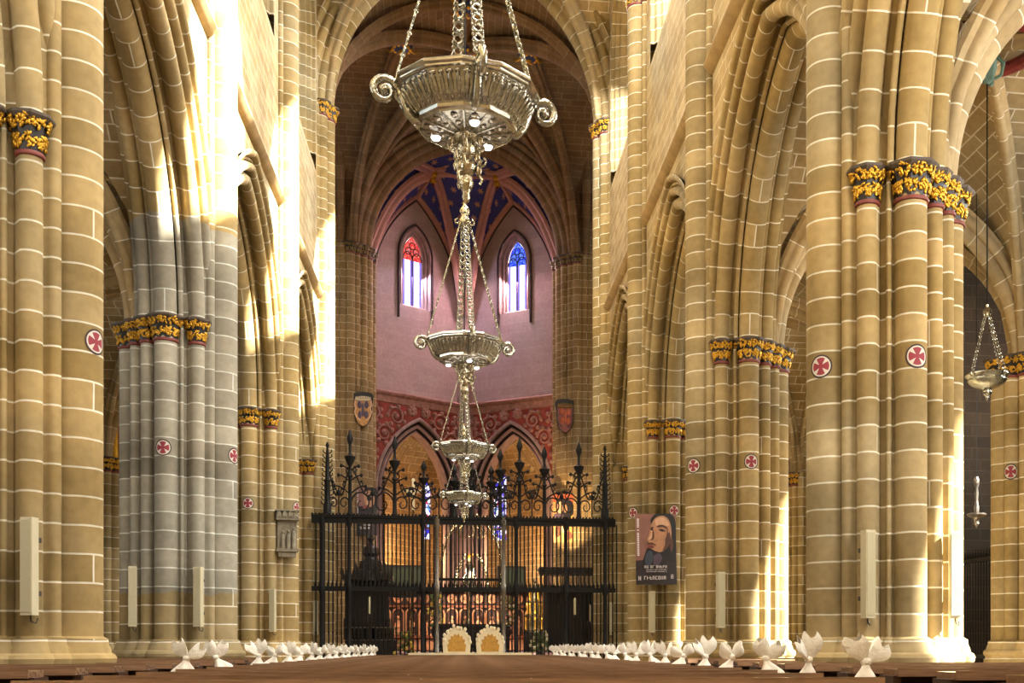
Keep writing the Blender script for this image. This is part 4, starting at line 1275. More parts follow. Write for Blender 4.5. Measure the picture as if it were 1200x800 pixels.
# door leaf lower rails and panels
q = MB(); q.box(-.84, 1.1, -.05, .05, ZM + .25, ZM + .33); q.box(-.84, 1.1, -.05, .05, 1.1, 1.18); q.box(.11, .17, -.05, .05, .3, ZM + .25); q.build('door_rails', M['iron'], gate)
def finial(x, h, spire=False):
    q = MB(); T = Matrix.Translation((x, 0, ZT + .16)); k = h / 2.0
    if spire:
        q.lathe([(.12, 0), (.12, .3), (.09, .35), (.085, .9 * k), (.11, .95 * k), (.065, 1.0 * k), (.06, 1.5 * k), (.03, 1.85 * k), (.06, 1.9 * k), (.02, 2.0 * k)], 8, M=T)
        for i in range(12):
            z = ZT + .16 + .3 + i * (h - .5) / 12; r = .10 - .06 * i / 12
            for a in (0, pi / 2, pi, 3 * pi / 2):
                q.tube([(x + r * cos(a), r * sin(a), z), (x + (r + .08) * cos(a), (r + .08) * sin(a), z + .06), (x + (r + .07) * cos(a), (r + .07) * sin(a), z + .12)], .018, 5)
    else:
        q.lathe([(.09, 0), (.06, .15), (.05, .9 * k), (.09, .95 * k), (.05, 1.0 * k), (.045, 1.18 * k), (.08, 1.24 * k), (.15, 1.36 * k), (.165, 1.42 * k), (.08, 1.45 * k), (.04, 1.5 * k), (.04, 1.7 * k),
                 (.075, 1.78 * k), (.095, 1.86 * k), (.06, 1.95 * k), (.01, 2.08 * k)], 10, M=T)
        for a in (0, pi):
            for (z, s) in ((.55 * k, 1), (.85 * k, .7), (1.1 * k, .5)):
                q.tube([(x + cos(a) * (.05 + s * u), 0, ZT + .16 + z + .16 * s * sin(u * 5) + .1 * u) for u in frange(0, .38, 8)], .022, 6)
                q.blob((x + cos(a) * (.05 + s * .40), 0, ZT + .2 + z + .16 * s * sin(1.9)), (.05, .04, .06), 6, 4)
    q.build('pinnacle' if spire else 'finial', M['iron'], gate, 50)
fins = [(-4.05, 2.15, True), (-3.4, 2.45, False), (-2.1, 2.3, False), (-1.25, 1.6, False), (-.35, 1.5, False), (.15, 2.0, False), (.75, 1.5, False), (1.02, 2.0, False), (1.6, 2.35, False), (2.35, 2.1, False), (3.4, 2.25, False), (4.2, 2.25, True)]
for f in fins: finial(*f)
# crest scrolls between the finials
for (a, b) in zip(fins[:-1], fins[1:]):
    x0, x1 = a[0], b[0]; w = x1 - x0
    q = MB(); zb = ZT + .2
    for s, xc in ((1, x0), (-1, x1)):
        pts = []
        for u in frange(0, 1, 26):
            ang = u * 2.4 * pi; r = w * .24 * (1 - .8 * u)
            pts.append((xc + s * (w * .26) - s * r * cos(ang), 0, zb + .32 + r * sin(ang) * 1.25))
        q.tube(pts, lambda u: .026 - .012 * u, 6)
        pts = [(xc + s * w * .5 * u, 0, zb + .72 * (min(a[1], b[1]) / 2) * (1 - u) ** 1.6 + .55 + .1 * sin(u * 7)) for u in frange(0, 1, 14)]
        q.tube(pts, .024, 6)
        for u in (.25, .5, .75):
            p = pts[int(u * 14)]; q.tube([p, (p[0] + s * .05, 0, p[2] + .1), (p[0] + s * .0, 0, p[2] + .17)], .018, 5)
            q.blob((p[0], 0, p[2] + .18), (.04, .03, .04), 6, 4)
    q.blob(((x0 + x1) / 2, 0, zb + .62), (.07, .05, .09), 7, 5); q.tube([((x0 + x1) / 2, 0, zb), ((x0 + x1) / 2, 0, zb + .8)], .02, 6)
    q.build('crest_scroll', M['iron'], gate, 60)

# processional cross just behind the gate
root = thing('processional_cross', 'pale silver processional cross on a tall pole behind the gate crest', 'cross', (-1.75, 36.0, .0))
q = MB(); q.tube([(0, 0, 0), (.08, 0, 5.6)], .03, 8); q.build('pole', M['silversmooth'], root)
q = MB(); q.box(.045, .135, -.03, .03, 5.5, 6.42); q.box(-.14, .32, -.03, .03, 6.05, 6.14)
for c in ((.09, 0, 6.45), (-.17, 0, 6.095), (.35, 0, 6.095)): q.blob(c, (.06, .035, .06), 8, 5)
q.build('cross_head', M['cream'], root)
q = MB(); q.blob((.09, -.05, 5.98), (.035, .03, .16), 7, 5); q.blob((.09, -.06, 6.17), (.03, .03, .035), 7, 5); q.tube([(-.1, -.05, 6.14), (.09, -.05, 6.08), (.28, -.05, 6.14)], .014, 5); q.build('corpus', M['wax'], root, 60)
# ------------------------------------------------------------------ pictures, shields and relief on the piers
def lettering(mb, x0, x1, z, h, y, seed):
    """a line of small print too far away to read: separate upright letter shapes"""
    rnd = random.Random(seed); x = x0; w = h * .62; t = h * .2
    while x + w < x1:
        k = rnd.random()
        if k < .1: x += w * .8; continue
        mb.box(x, x + t, y - .002, y, z, z + h)
        if rnd.random() < .65: mb.box(x + w - t, x + w, y - .002, y, z, z + h)
        for zz in (0, .42, .82):
            if rnd.random() < .6: mb.box(x, x + w, y - .002, y, z + h * zz, z + h * zz + t * .9)
        x += w * 1.3
M['p_dark'] = plain('poster_dark', C('#2a2129'), .45, noise=.3, scale=5)
M['p_mauve'] = plain('poster_mauve', C('#93675e'), .45, noise=.25, scale=4)
M['p_skin'] = plain('poster_skin', C('#c08d6c'), .45, noise=.25, scale=7)
M['p_light'] = plain('poster_light_skin', C('#dcb090'), .45, noise=.1, scale=7)
M['p_shadow'] = plain('poster_brown', C('#5d3a2e'), .45, noise=.2, scale=7)
M['p_hair'] = plain('poster_hair', C('#1d1a1f'), .45, noise=.3, scale=9)
M['p_blue'] = plain('poster_slate', C('#3d4658'), .45, noise=.2, scale=6)
M['p_lip'] = plain('poster_lip', C('#8e4b45'), .45)
M['p_white'] = plain('poster_white', C('#e6dfe2'), .5, noise=.05)
M['p_orange'] = plain('poster_orange', C('#c2603a'), .45, noise=.2)
M['p_amber'] = plain('poster_amber', C('#d29a5a'), .45, noise=.4, scale=12)
M['p_violet'] = plain('poster_violet', C('#5b4a60'), .45, noise=.3, scale=8)
def smooth_poly(pts, n=5):
    """Catmull-Rom rounded closed outline"""
    out = []; N = len(pts)
    for i in range(N):
        p0, p1, p2, p3 = pts[i - 1], pts[i], pts[(i + 1) % N], pts[(i + 2) % N]
        for k in range(n):
            t = k / n
            out.append(tuple(.5 * ((2 * p1[a]) + (-p0[a] + p2[a]) * t + (2 * p0[a] - 5 * p1[a] + 4 * p2[a] - p3[a]) * t * t + (-p0[a] + 3 * p1[a] - 3 * p2[a] + p3[a]) * t ** 3) for a in (0, 1)))
    return out
def poster(loc, rz, W, H, label, shapes, mats, texts, tilt=0.0, vertical_strip=True):
    root = thing('poster', label, 'poster', loc, rz)
    root.rotation_euler = (0, tilt, rz)
    q = MB(); q.box(-W / 2, W / 2, 0, .02, -H / 2, H / 2); q.build('board', mats[0], root, 30)
    q = MB()
    for i, (mi, pts, sm) in enumerate(shapes):
        pp = smooth_poly(pts) if sm else pts
        pp = [(min(1, max(0, u)), min(1, max(0, v))) for u, v in pp]
        q.poly([((u - .5) * W, -.002 - .0012 * i, (.5 - v) * H) for (u, v) in pp], mi)
    q.build('portrait', mats, root, None)
    q = MB()
    for i, (u0, u1, v, h) in enumerate(texts): lettering(q, (u0 - .5) * W, (u1 - .5) * W, (.5 - v) * H, h * H, -.034, 11 + i)
    if vertical_strip:
        v = .07
        rnd = random.Random(3)
        while v < .6:
            q.box((.035 - .5) * W, (.085 - .5) * W, -.036, -.034, (.5 - v - .016) * H, (.5 - v) * H)
            v += .022 if rnd.random() > .12 else .045
    q.build('lettering', M['p_white'], root, None)
    return root
PM = [M['p_dark'], M['p_mauve'], M['p_skin'], M['p_light'], M['p_shadow'], M['p_hair'], M['p_blue'], M['p_lip'], M['p_violet']]
face = [(1, [(0, 0), (1, 0), (1, .7), (0, .7)], False), (0, [(0, .66), (1, .62), (1, 1), (0, 1)], False),
        (5, [(.38, .12), (.46, .02), (.62, -.02), (.86, .0), (.99, .1), (1.0, .4), (.98, .66), (.86, .70), (.7, .6), (.6, .3)], True),
        (5, [(.30, .48), (.24, .55), (.18, .66), (.22, .76), (.42, .80), (.62, .76), (.76, .68), (.8, .55), (.72, .46), (.5, .5)], True),
        (2, [(.42, .12), (.52, .05), (.7, .03), (.84, .1), (.89, .25), (.86, .38), (.78, .48), (.62, .54), (.5, .53), (.40, .50), (.33, .46), (.34, .41), (.28, .365), (.335, .28), (.37, .2)], True),
        (3, [(.5, .08), (.68, .05), (.8, .11), (.82, .17), (.66, .16), (.52, .17)], True), (3, [(.36, .30), (.395, .22), (.41, .30), (.37, .355), (.30, .365)], True),
        (4, [(.54, .17), (.66, .155), (.78, .195), (.80, .27), (.76, .30), (.78, .225), (.66, .19), (.55, .195)], True), (4, [(.74, .34), (.84, .26), (.86, .40), (.76, .49), (.66, .52), (.72, .44)], True), (4, [(.57, .225), (.66, .215), (.74, .245), (.66, .255)], True),
        (5, [(.61, .225), (.66, .222), (.68, .24), (.63, .245)], True), (4, [(.37, .195), (.44, .185), (.45, .2), (.39, .21)], True), (5, [(.37, .215), (.42, .21), (.425, .23), (.38, .232)], True),
        (4, [(.43, .22), (.46, .3), (.44, .36), (.36, .375), (.41, .34)], True), (4, [(.29, .42), (.38, .405), (.48, .43), (.50, .455), (.42, .44), (.34, .435)], True),
        (7, [(.30, .445), (.38, .44), (.46, .465), (.40, .49), (.33, .485)], True), (5, [(.34, .465), (.42, .463), (.39, .472)], True),
        (6, [(.24, .58), (.34, .52), (.42, .56), (.40, .68), (.30, .74), (.22, .68)], True), (8, [(.44, .60), (.58, .56), (.64, .64), (.52, .74), (.44, .72)], True),
        (4, [(.84, .40), (.90, .34), (.92, .46), (.87, .55)], True)]
poster((4.56, 26.60, 3.52), 0.0, 1.0, 1.72, 'poster of a bearded face looking upward, hung on the third right pier', face, PM,
       [(.2, .78, .77, .04), (.24, .76, .80, .014), (.24, .76, .825, .014), (.19, .78, .93, .05), (.05, .14, .94, .06), (.85, .94, .92, .06)], tilt=radians(-1.0))
P2 = [(1, [(0, 0), (1, 0), (1, .4), (0, .42)], False), (0, [(0, .4), (1, .36), (1, 1), (0, 1)], False), (5, [(.3, .1), (.6, -.02), (1, .05), (1, .5), (.7, .45), (.5, .2)], True),
      (2, [(.36, .16), (.55, .06), (.78, .1), (.88, .24), (.8, .38), (.6, .4), (.42, .34)], True), (5, [(.5, .2), (.7, .18), (.72, .26), (.55, .27)], True), (7, [(.3, .40), (.5, .37), (.6, .42), (.4, .45)], True),
      (3, [(.5, .28), (.6, .3), (.58, .36), (.5, .34)], True)]
poster((-3.97, 46.2, 6.62), 0.0, .82, 1.95, 'dark poster with a pale face on the left chancel pier, behind the gate', P2, PM, [(.3, .8, .74, .035), (.26, .76, .80, .035), (.08, .7, .87, .05)])
PM3 = [M['p_dark'], M['p_orange'], M['p_skin'], M['p_light'], M['p_shadow'], M['p_hair'], M['p_amber'], M['p_lip'], M['p_violet']]
P3 = [(1, [(0, 0), (1, 0), (1, .2), (0, .2)], False), (6, [(0, .16), (1, .16), (1, 1), (0, 1)], False), (5, [(.15, .15), (.5, .1), (.9, .16), (.95, .4), (.6, .5), (.2, .42)], True),
      (3, [(.22, .2), (.38, .16), (.46, .3), (.36, .42), (.22, .36)], True), (2, [(.5, .24), (.62, .22), (.66, .34), (.54, .38)], True), (8, [(.05, .42), (.4, .4), (.5, .5), (.2, .58), (.04, .54)], True),
      (3, [(.3, .55), (.6, .5), (.8, .62), (.6, .8), (.35, .75)], True), (4, [(.1, .7), (.3, .66), (.34, .84), (.14, .9)], True), (7, [(.5, .82), (.8, .78), (.9, .9), (.6, .95)], True)]
poster((4.07, 46.2, 6.47), 0.0, .9, 2.0, 'bright orange topped poster on the right chancel pier, lit by a lamp', P3, PM3, [], vertical_strip=False)

def shield(loc, label, warm):
    root = thing('heraldic_shield', label, 'shield', loc, 0, 'heraldic shields on the chancel piers')
    W, H = .74, 1.45
    ol = smooth_poly([(-.36, .62), (.36, .62), (.36, .1), (.33, -.35), (.2, -.6), (0, -.72), (-.2, -.6), (-.33, -.35), (-.36, .1)], 4)
    q = MB(); q.prism(ol, .05, -.02, bevel=0); q.build('backing', M['black'], root, 30)
    inn = [(x * .84, z * .84 - .10) for x, z in ol]
    q = MB(); q.prism(inn, -.02, -.06); q.build('field', M['p_amber'] if not warm else M['p_lip'], root, 30)
    cr = MB()
    for k in range(9):
        x = -.28 + .07 * k; cr.blob((x, -.06 - .03 * sin(pi * k / 8), .42 + .03 * sin(pi * k / 8)), (.03, .03, .06), 6, 4)
    cr.tube([(-.3, -.06, .36), (-.15, -.09, .34), (.15, -.09, .34), (.3, -.06, .36)], .045, 6); cr.build('crown', M['golddim' if warm else 'cream'], root, 60)
    o = MB()
    for (x, z, rx, rz_) in ((-.14, .15, .09, .16), (.14, .15, .09, .16), (-.12, -.25, .08, .16), (.13, -.25, .09, .16), (0, -.05, .06, .3)):
        o.blob((x, -.06, z), (rx, .035, rz_), 8, 5)
    o.build('quarterings', M['p_violet'] if not warm else M['p_orange'], root, 60)
    f = MB()
    for s in (-1, 1):
        f.tube([(s * .31, -.06, .3), (s * .34, -.07, .15), (s * .29, -.07, 0), (s * .33, -.07, -.15), (s * .27, -.07, -.35), (s * .12, -.07, -.5)], .03, 6)
    f.build('mantling', M['p_light'] if not warm else M['p_shadow'], root, 60)
shield((-4.12, 46.2, 10.80), 'crowned painted shield with pale mantling on the left chancel pier', False)
shield((4.12, 46.2, 10.77), 'crowned reddish painted shield on the right chancel pier', True)

# carved relief on the third left pier
root = thing('carved_relief', 'small grey stone relief with canopy and figures on the third left pier', 'relief', (-4.18, 26.92, 3.5), radians(14))
q = MB(); q.box(-.22, .22, .0, .16, -.05, .78); q.build('back_slab', M['reliefstone'], root, 30)
q = MB(); q.box(-.26, .26, -.12, .16, .62, .68); q.box(-.27, .27, -.16, .16, .82, .86)
for k in range(4):
    x = -.195 + .13 * k; q.prism(smooth_poly([(x - .05, .66), (x - .05, .76), (x, .83), (x + .05, .76), (x + .05, .66), (x, .70)], 3), -.14, .0)
q.build('canopy', M['reliefstone'], root, 30)
q = MB(); q.box(-.25, .25, -.1, .16, -.12, -.05); q.box(-.2, .2, -.05, .16, -.24, -.12); q.build('bracket', M['reliefstone'], root, 30)
q = MB()
for (x, h) in ((-.1, .34), (.02, .36), (.14, .42)):
    q.lathe([(.01, -.05), (.055, -.05), (.045, .1), (.05, h - .12), (.03, h - .06), (.01, h - .05)], 8, M=Matrix.Translation((x, -.04, 0))); q.blob((x, -.05, h), (.032, .035, .04), 7, 5)
q.build('figures', M['reliefstone'], root, 60)

# ------------------------------------------------------------------ column loudspeakers on the piers
spk0 = None
def column_speaker(side, row, n, label, yoff=-.74):
    global spk0
    loc = (side * (PX - n), ROW[row] + yoff, 1.5)
    if spk0 is None:
        root = thing('column_loudspeaker', label, 'loudspeaker', loc, 0, 'beige column loudspeakers on the piers')
        q = MB(); q.box(-.065, .065, -.02, .09, 0, 1.0); q.build('case', M['speaker'], root, 30)
        q = MB(); q.box(-.055, .055, -.028, -.018, .03, .97); q.build('grille', M['speakermesh'], root, 30)
        q = MB(); q.box(-.05, .05, .0, .16, .2, .25); q.box(-.05, .05, .0, .16, .75, .8); q.build('bracket', M['cable'], root, 30)
        q = MB(); q.tube([(0, .05, 0), (.01, .05, -.06), (.05, .07, -.08), (.05, .1, -.03)], .008, 5); q.build('cable', M['cable'], root)
        spk0 = root
    else:
        root = copy_tree(spk0, None, label); root.location = loc
    root.rotation_euler = (0, 0, side * (.25 if n > 0 else -.25))
nm = {1: 'nearest', 2: 'second', 3: 'third', 4: 'crossing'}
for side, sd in ((-1, 'left'), (1, 'right')):
    for row in (1, 2, 3):
        for n, ns in ((.53, 'nave'), (-.50, 'aisle')):
            if (side, row, n) in ((-1, 1, -.5), (1, 2, -.5), (1, 3, -.5), (-1, 3, -.5)): continue
            column_speaker(side, row, n, f'beige column loudspeaker on the {ns} side of the {nm[row]} {sd} pier')
    column_speaker(side, 4, .6, f'beige column loudspeaker on the {sd} crossing pier beside the gate', -.98)

# ------------------------------------------------------------------ chancel furniture
PZ = .92
# two carved armchairs
def armchair(x, label):
    root = thing('carved_armchair', label, 'chair', (x, 32.1, .96), 0, 'cream carved armchairs on the step'); root.scale = (.8, .8, .98)
    N = 22; ol = []
    for k in range(N * 2 + 1):
        a = pi * k / (N * 2); lobe = .5 + .045 * cos(a * 14)
        ol.append((lobe * cos(a) * .92, .28 + lobe * sin(a) * .95))
    ol = [(.46, .0)] + ol + [(-.46, .0)]
    inn = [(x_ * .66, .04 + z_ * .66) for x_, z_ in ol]
    q = MB(); q.prism(ol, 0.0, .07); 
    for k in range(2, len(ol) - 2, 4): q.blob((ol[k][0], -.01, ol[k][1]), (.06, .04, .06), 7, 5)
    q.build('back_frame', M['cream'], root, 30)
    q = MB(); q.prism(inn, -.02, .0); q.build('back_upholstery', M['ochre'], root, 30)
    q = MB(); q.box(-.42, .42, .05, .62, .18, .26); q.build('seat', M['ochre'], root, 30)
    for sx in (-1, 1):
        q = MB(); q.tube([(sx * .44, .05, .0), (sx * .46, .05, .34), (sx * .47, .3, .42), (sx * .46, .6, .36), (sx * .42, .62, .2), (sx * .44, .6, 0)], .04, 8); q.build('arm', M['cream'], root)
        q = MB(); q.lathe([(.05, 0), (.03, .1), (.06, .18)], 8, M=Matrix.Translation((sx * .38, .08, 0))); q.build('leg', M['cream'], root)
root = thing('wooden_dais', 'low wooden dais with a pale edge in front of the iron gate', 'platform', (.2, 32.3, 0))
q = MB(); q.box(-1.75, 1.6, -.75, .8, 0, .9); q.build('body', M['pewdark'], root, 30)
q = MB(); q.box(-1.8, 1.65, -.8, .85, .9, .96); q.build('top_board', M['cream'], root, 30)
armchair(-.27, 'carved cream armchair with ochre back on the dais, left of the pair')
armchair(.68, 'carved cream armchair with ochre back on the dais, right of the pair')

# carved choir screen behind the altar
root = thing('carved_screen', 'reddish carved wooden screen of arched panels across the back of the chancel', 'screen', (0, 47.6, PZ))
q = MB(); q.box(-4.1, 4.1, 0, .12, 0, 2.6); q.build('back_panel', M['redback'], root, 30)
q = MB(); q.box(-4.15, 4.15, -.22, .2, 2.52, 2.66); q.box(-4.1, 4.1, -.12, .15, 1.86, 1.94); q.box(-4.1, 4.1, -.2, .15, .55, .66); q.build('cornice', M['redwood'], root, 30)
st0 = None
for k in range(15):
    x = -3.92 + .56 * k
    if st0 is None:
        q = MB()
        q.tube([(-.24, -.05, .66), (-.24, -.05, 1.55)] + [(-.24 * cos(a), -.05, 1.55 + .26 * sin(a)) for a in frange(.2, pi - .2, 8)] + [(.24, -.05, 1.55), (.24, -.05, .66)], .035, 6)
        q.torus((0, -.06, 2.22), .17, .035, Matrix.Rotation(pi / 2, 3, 'X'), 14, 6)
        for j in range(8): q.blob((.11 * cos(j * pi / 4), -.07, 2.22 + .11 * sin(j * pi / 4)), (.05, .03, .05), 6, 4)
        q.blob((0, -.08, 2.22), (.05, .04, .05), 6, 4)
        q.lathe([(.01, .7), (.12, .7), (.09, 1.0), (.11, 1.2), (.05, 1.32), (.01, 1.34)], 8, M=Matrix.Translation((0, -.08, 0))); q.blob((0, -.1, 1.42), (.06, .06, .075), 8, 5)
        q.tube([(-.09, -.12, 1.2), (-.12, -.16, 1.02), (0, -.2, 1.0), (.1, -.16, 1.05), (.1, -.12, 1.2)], .03, 6)
        q.box(-.26, .26, -.08, .0, .05, .5)
        st0 = q.build('carved_panel', M['rosette'], root, 50); o = st0
    else: o = st0.copy(); COL.objects.link(o)
    o.location = (x, 0, 0)
# dark boards
for x, w, lab in ((-2.75, 2.0, 'wide dark green board above the left part of the carved screen'), (1.95, 1.15, 'narrower dark green board above the right part of the carved screen')):
    root = thing('dark_board', lab, 'board', (x, 47.45, PZ + 2.68), 0, 'dark boards above the screen')
    q = MB(); q.box(-w / 2, w / 2, 0, .06, 0, .88); q.build('panel', M['greenboard'], root, 30)
    q = MB()
    for (a, b, c, d) in ((-w / 2 - .04, w / 2 + .04, .86, .94), (-w / 2 - .04, w / 2 + .04, -.02, .06), (-w / 2 - .04, -w / 2 + .04, 0, .9), (w / 2 - .04, w / 2 + .04, 0, .9)): q.box(a, b, -.03, .08, c, d)
    q.build('frame', M['darkwood'], root, 30)
# baldachin with statue
root = thing('altar_baldachin', 'openwork gilt and silver canopy over the altar, glowing at the centre', 'canopy', (.25, 45.0, PZ))
q = MB(); q.box(-1.5, 1.5, -.6, .6, 0, 1.0); q.box(-1.6, 1.6, -.7, .7, 1.0, 1.1); q.build('altar_table', M['darkwood'], root, 30)
q = MB(); q.lathe([(.16, 1.1), (.16, 1.25), (.07, 1.35), (.06, 2.2), (.1, 2.3), (.18, 2.45), (.3, 2.5)], 12, M=Matrix.Translation((-.15, 0, 0))); q.build('support_column', M['silvergold'], root)
for (x, y) in ((-1.2, -.4), (1.2, -.4), (-1.2, .4), (1.2, .4)):
    q = MB(); q.lathe([(.07, 1.1), (.07, 1.2), (.035, 1.25), (.035, 3.4), (.06, 3.45), (.07, 3.6)], 8, M=Matrix.Translation((x, y, 0))); q.build('column', M['silvergold'], root)
for (sx, sy) in ((-1, -1), (1, -1), (-1, 1), (1, 1)):
    q = MB(); pts = [(sx * (1.2 - 1.1 * u), sy * (.4 - .3 * u), 3.6 + 1.7 * (u ** .55) + .25 * sin(u * pi)) for u in frange(0, 1, 14)]
    q.tube(pts, .035, 6)
    for p in pts[1:-1:2]: q.tube([p, (p[0] + sx * .1, p[1], p[2] + .12), (p[0] + sx * .02, p[1], p[2] + .2)], .02, 5); q.blob((p[0] + sx * .02, p[1], p[2] + .2), (.04, .04, .05), 6, 4)
    q.build('canopy_rib', M['silvergold'], root, 60)
q = MB()
for k in range(12):
    a = 2 * pi * k / 12; q.tube([(.5 * cos(a), .3 * sin(a), 4.55), (.6 * cos(a + .2), .35 * sin(a + .2), 4.8), (.35 * cos(a), .2 * sin(a), 5.1)], .022, 5)
q.lathe([(.05, 5.2), (.12, 5.3), (.05, 5.4), (.09, 5.5), (.02, 5.7)], 10); q.build('finial', M['silvergold'], root, 60)
q = MB()
for s in (-1, 1):
    pts = [(s * (.62 - .42 * u ** 2), -.3, 2.55 + 1.3 * u) for u in frange(0, 1, 10)]
    q.tube(pts, .05, 6)
    for p in pts: q.blob((p[0] + s * .05, -.33, p[2]), (.07, .05, .07), 6, 4)
q.build('inner_arch', M['silvergold'], root, 60)
st = thing('statue', 'small silver crowned seated statue glowing under the canopy', 'statue', (.18, 44.7, PZ + 2.5))
q = MB(); q.lathe([(.01, 0), (.3, 0), (.28, .1), (.24, .25), (.25, .45), (.16, .6), (.15, .85), (.19, .98), (.07, 1.06), (.01, 1.07)], 14); q.build('robe', M['silversmooth'], st, 60)
q = MB(); q.blob((0, -.03, 1.16), (.085, .095, .115), 10, 8); q.blob((0, -.125, 1.15), (.015, .02, .025), 6, 4); q.build('head', M['skin'], st, 60); q = MB(); q.blob((.08, -.2, .62), (.055, .055, .065), 8, 6); q.blob((.08, -.2, .47), (.07, .07, .12), 8, 6); q.build('child_figure', M['skin'], st, 60)
q = MB(); q.lathe([(.09, 1.2), (.1, 1.24), (.12, 1.34), (.1, 1.34), (.08, 1.24)], 10)
for k in range(8): q.blob((.115 * cos(k * pi / 4), .115 * sin(k * pi / 4), 1.37), (.02, .02, .035), 6, 4)
q.build('crown', M['gold'], st, 60)
# dark canopied throne on the left
root = thing('canopied_throne', 'black carved throne with pinnacled canopy on the left behind the gate', 'throne', (-3.28, 38.3, PZ))
q = MB(); q.box(-.7, .7, -.35, .55, 0, .45); q.box(-.68, .68, .35, .5, .45, 2.5); q.build('seat_and_back', M['darkwood'], root, 30)
for s in (-1, 1):
    q = MB(); q.box(s * .7 - .06, s * .7 + .06, -.35, .5, .45, 1.15); q.lathe([(.08, 1.15), (.05, 1.3), (.06, 2.4), (.1, 2.5)], 8, M=Matrix.Translation((s * .64, -.28, 0))); q.build('arm', M['darkwood'], root)
q = MB(); q.box(-.82, .82, -.42, .58, 2.45, 2.62)
for k in range(9): q.prism(smooth_poly([(-.8 + .2 * k - .08, 2.62), (-.8 + .2 * k + .08, 2.62), (-.8 + .2 * k, 2.85)], 2), -.42, -.36)
q.build('canopy', M['darkwood'], root, 30)
q = MB(); q.lathe([(.55, 2.62), (.52, 2.9), (.4, 2.95), (.36, 3.3), (.25, 3.35), (.22, 3.45), (.30, 3.55), (.26, 3.75), (.12, 3.85), (.07, 3.95), (.13, 4.05), (.1, 4.15), (.02, 4.25), (.02, 4.35)], 8, M=Matrix.Translation((.1, .05, -.2)))
for k in range(8):
    a = pi / 8 + k * pi / 4; q.lathe([(.05, 2.4), (.05, 2.75), (.01, 3.05)], 6, M=Matrix.Translation((.1 + .52 * cos(a), .05 + .5 * sin(a), 0)))
q.build('spire', M['darkwood'], root, 40)
q = MB(); q.prism(smooth_poly([(.7, 2.35), (1.6, 2.05), (1.75, 1.9), (.7, 1.9)], 3), -.1, .3)
for k in range(4): q.lathe([(.04, 2.0), (.05, 2.25), (.01, 2.4)], 6, M=Matrix.Translation((.85 + .24 * k, .1, 0)))
q.build('side_cresting', M['darkwood'], root, 40)
# black canopied stall on the right
root = thing('canopied_stall', 'black wooden stall with an arcaded gallery top on the right behind the gate', 'stall', (3.52, 38.3, PZ))
q = MB(); q.box(-.86, .86, .35, .5, 0, 2.2); q.box(-.86, -.76, -.4, .4, 0, 2.2); q.box(.76, .86, -.4, .4, 0, 2.2); q.box(-.76, .76, -.2, .4, .35, .45); q.build('body', M['darkwood'], root, 30)
q = MB(); q.box(-1.0, .9, -.5, .5, 2.2, 2.3); q.box(-1.0, .9, -.5, .5, 2.68, 2.86); q.box(-1.04, .94, -.54, .54, 2.84, 2.92)
for k in range(11):
    x = -.96 + .182 * k; q.lathe([(.035, 2.3), (.022, 2.35), (.022, 2.6), (.04, 2.68)], 6, M=Matrix.Translation((x, -.45, 0)))
q.build('gallery', M['darkwood'], root, 30)
q = MB(); q.box(.9, 1.25, -.3, .4, 0, 1.5); q.box(.88, 1.28, -.34, .44, 1.5, 1.56); q.build('side_cabinet', M['darkwood'], root, 30)
# candlesticks
for (x, y, zt, lab) in ((3.52, 36.0, 2.72, 'tall cream candle on a dark stand before the stall, nearer the centre'), (4.0, 36.0, 2.5, 'tall cream candle on a dark stand before the stall, nearer the pier'),
                        (-3.02, 36.0, 2.72, 'tall cream candle in front of the black throne')):
    root = thing('candlestick', lab, 'candlestick', (x, y, .0), 0, 'standing candles behind the gate')
    h = zt - .55
    q = MB(); q.lathe([(.18, 0), (.18, .05), (.08, .1), (.05, .25), (.07, .4), (.04, .5), (.04, h - .2), (.07, h - .1), (.05, h - .05), (.09, h)], 10); q.build('stand', M['darkwood'], root)
    q = MB(); q.lathe([(.042, h), (.042, h + .52), (.02, h + .55), (.004, h + .56)], 10); q.build('candle', M['wax'], root)
# lit reliquary
root = thing('gilt_reliquary', 'bright gilt tiered reliquary turret left of the black stall', 'reliquary', (2.72, 44.0, PZ))
q = MB(); q.box(-.42, .42, -.4, .4, 0, .75); q.build('plinth', M['darkwood'], root, 30)
q = MB(); q.lathe([(.42, .75), (.42, .85), (.32, .9), (.3, 1.3), (.36, 1.35), (.4, 1.42), (.26, 1.5), (.24, 1.85), (.3, 1.9), (.34, 1.97), (.2, 2.05), (.18, 2.3), (.22, 2.35), (.1, 2.55), (.04, 2.7), (.07, 2.78), (.01, 2.9)], 8); q.build('turret', M['silvergold'], root, 30)
q = MB()
for (R, z, n) in ((.36, .9, 8), (.29, 1.5, 8), (.22, 2.05, 6)):
    for k in range(n):
        a = 2 * pi * k / n; q.lathe([(.04, z), (.025, z + .05), (.025, z + .32), (.045, z + .36), (.01, z + .5)], 6, M=Matrix.Translation((R * cos(a), R * sin(a), 0)))
q.build('colonnettes', M['gold'], root)
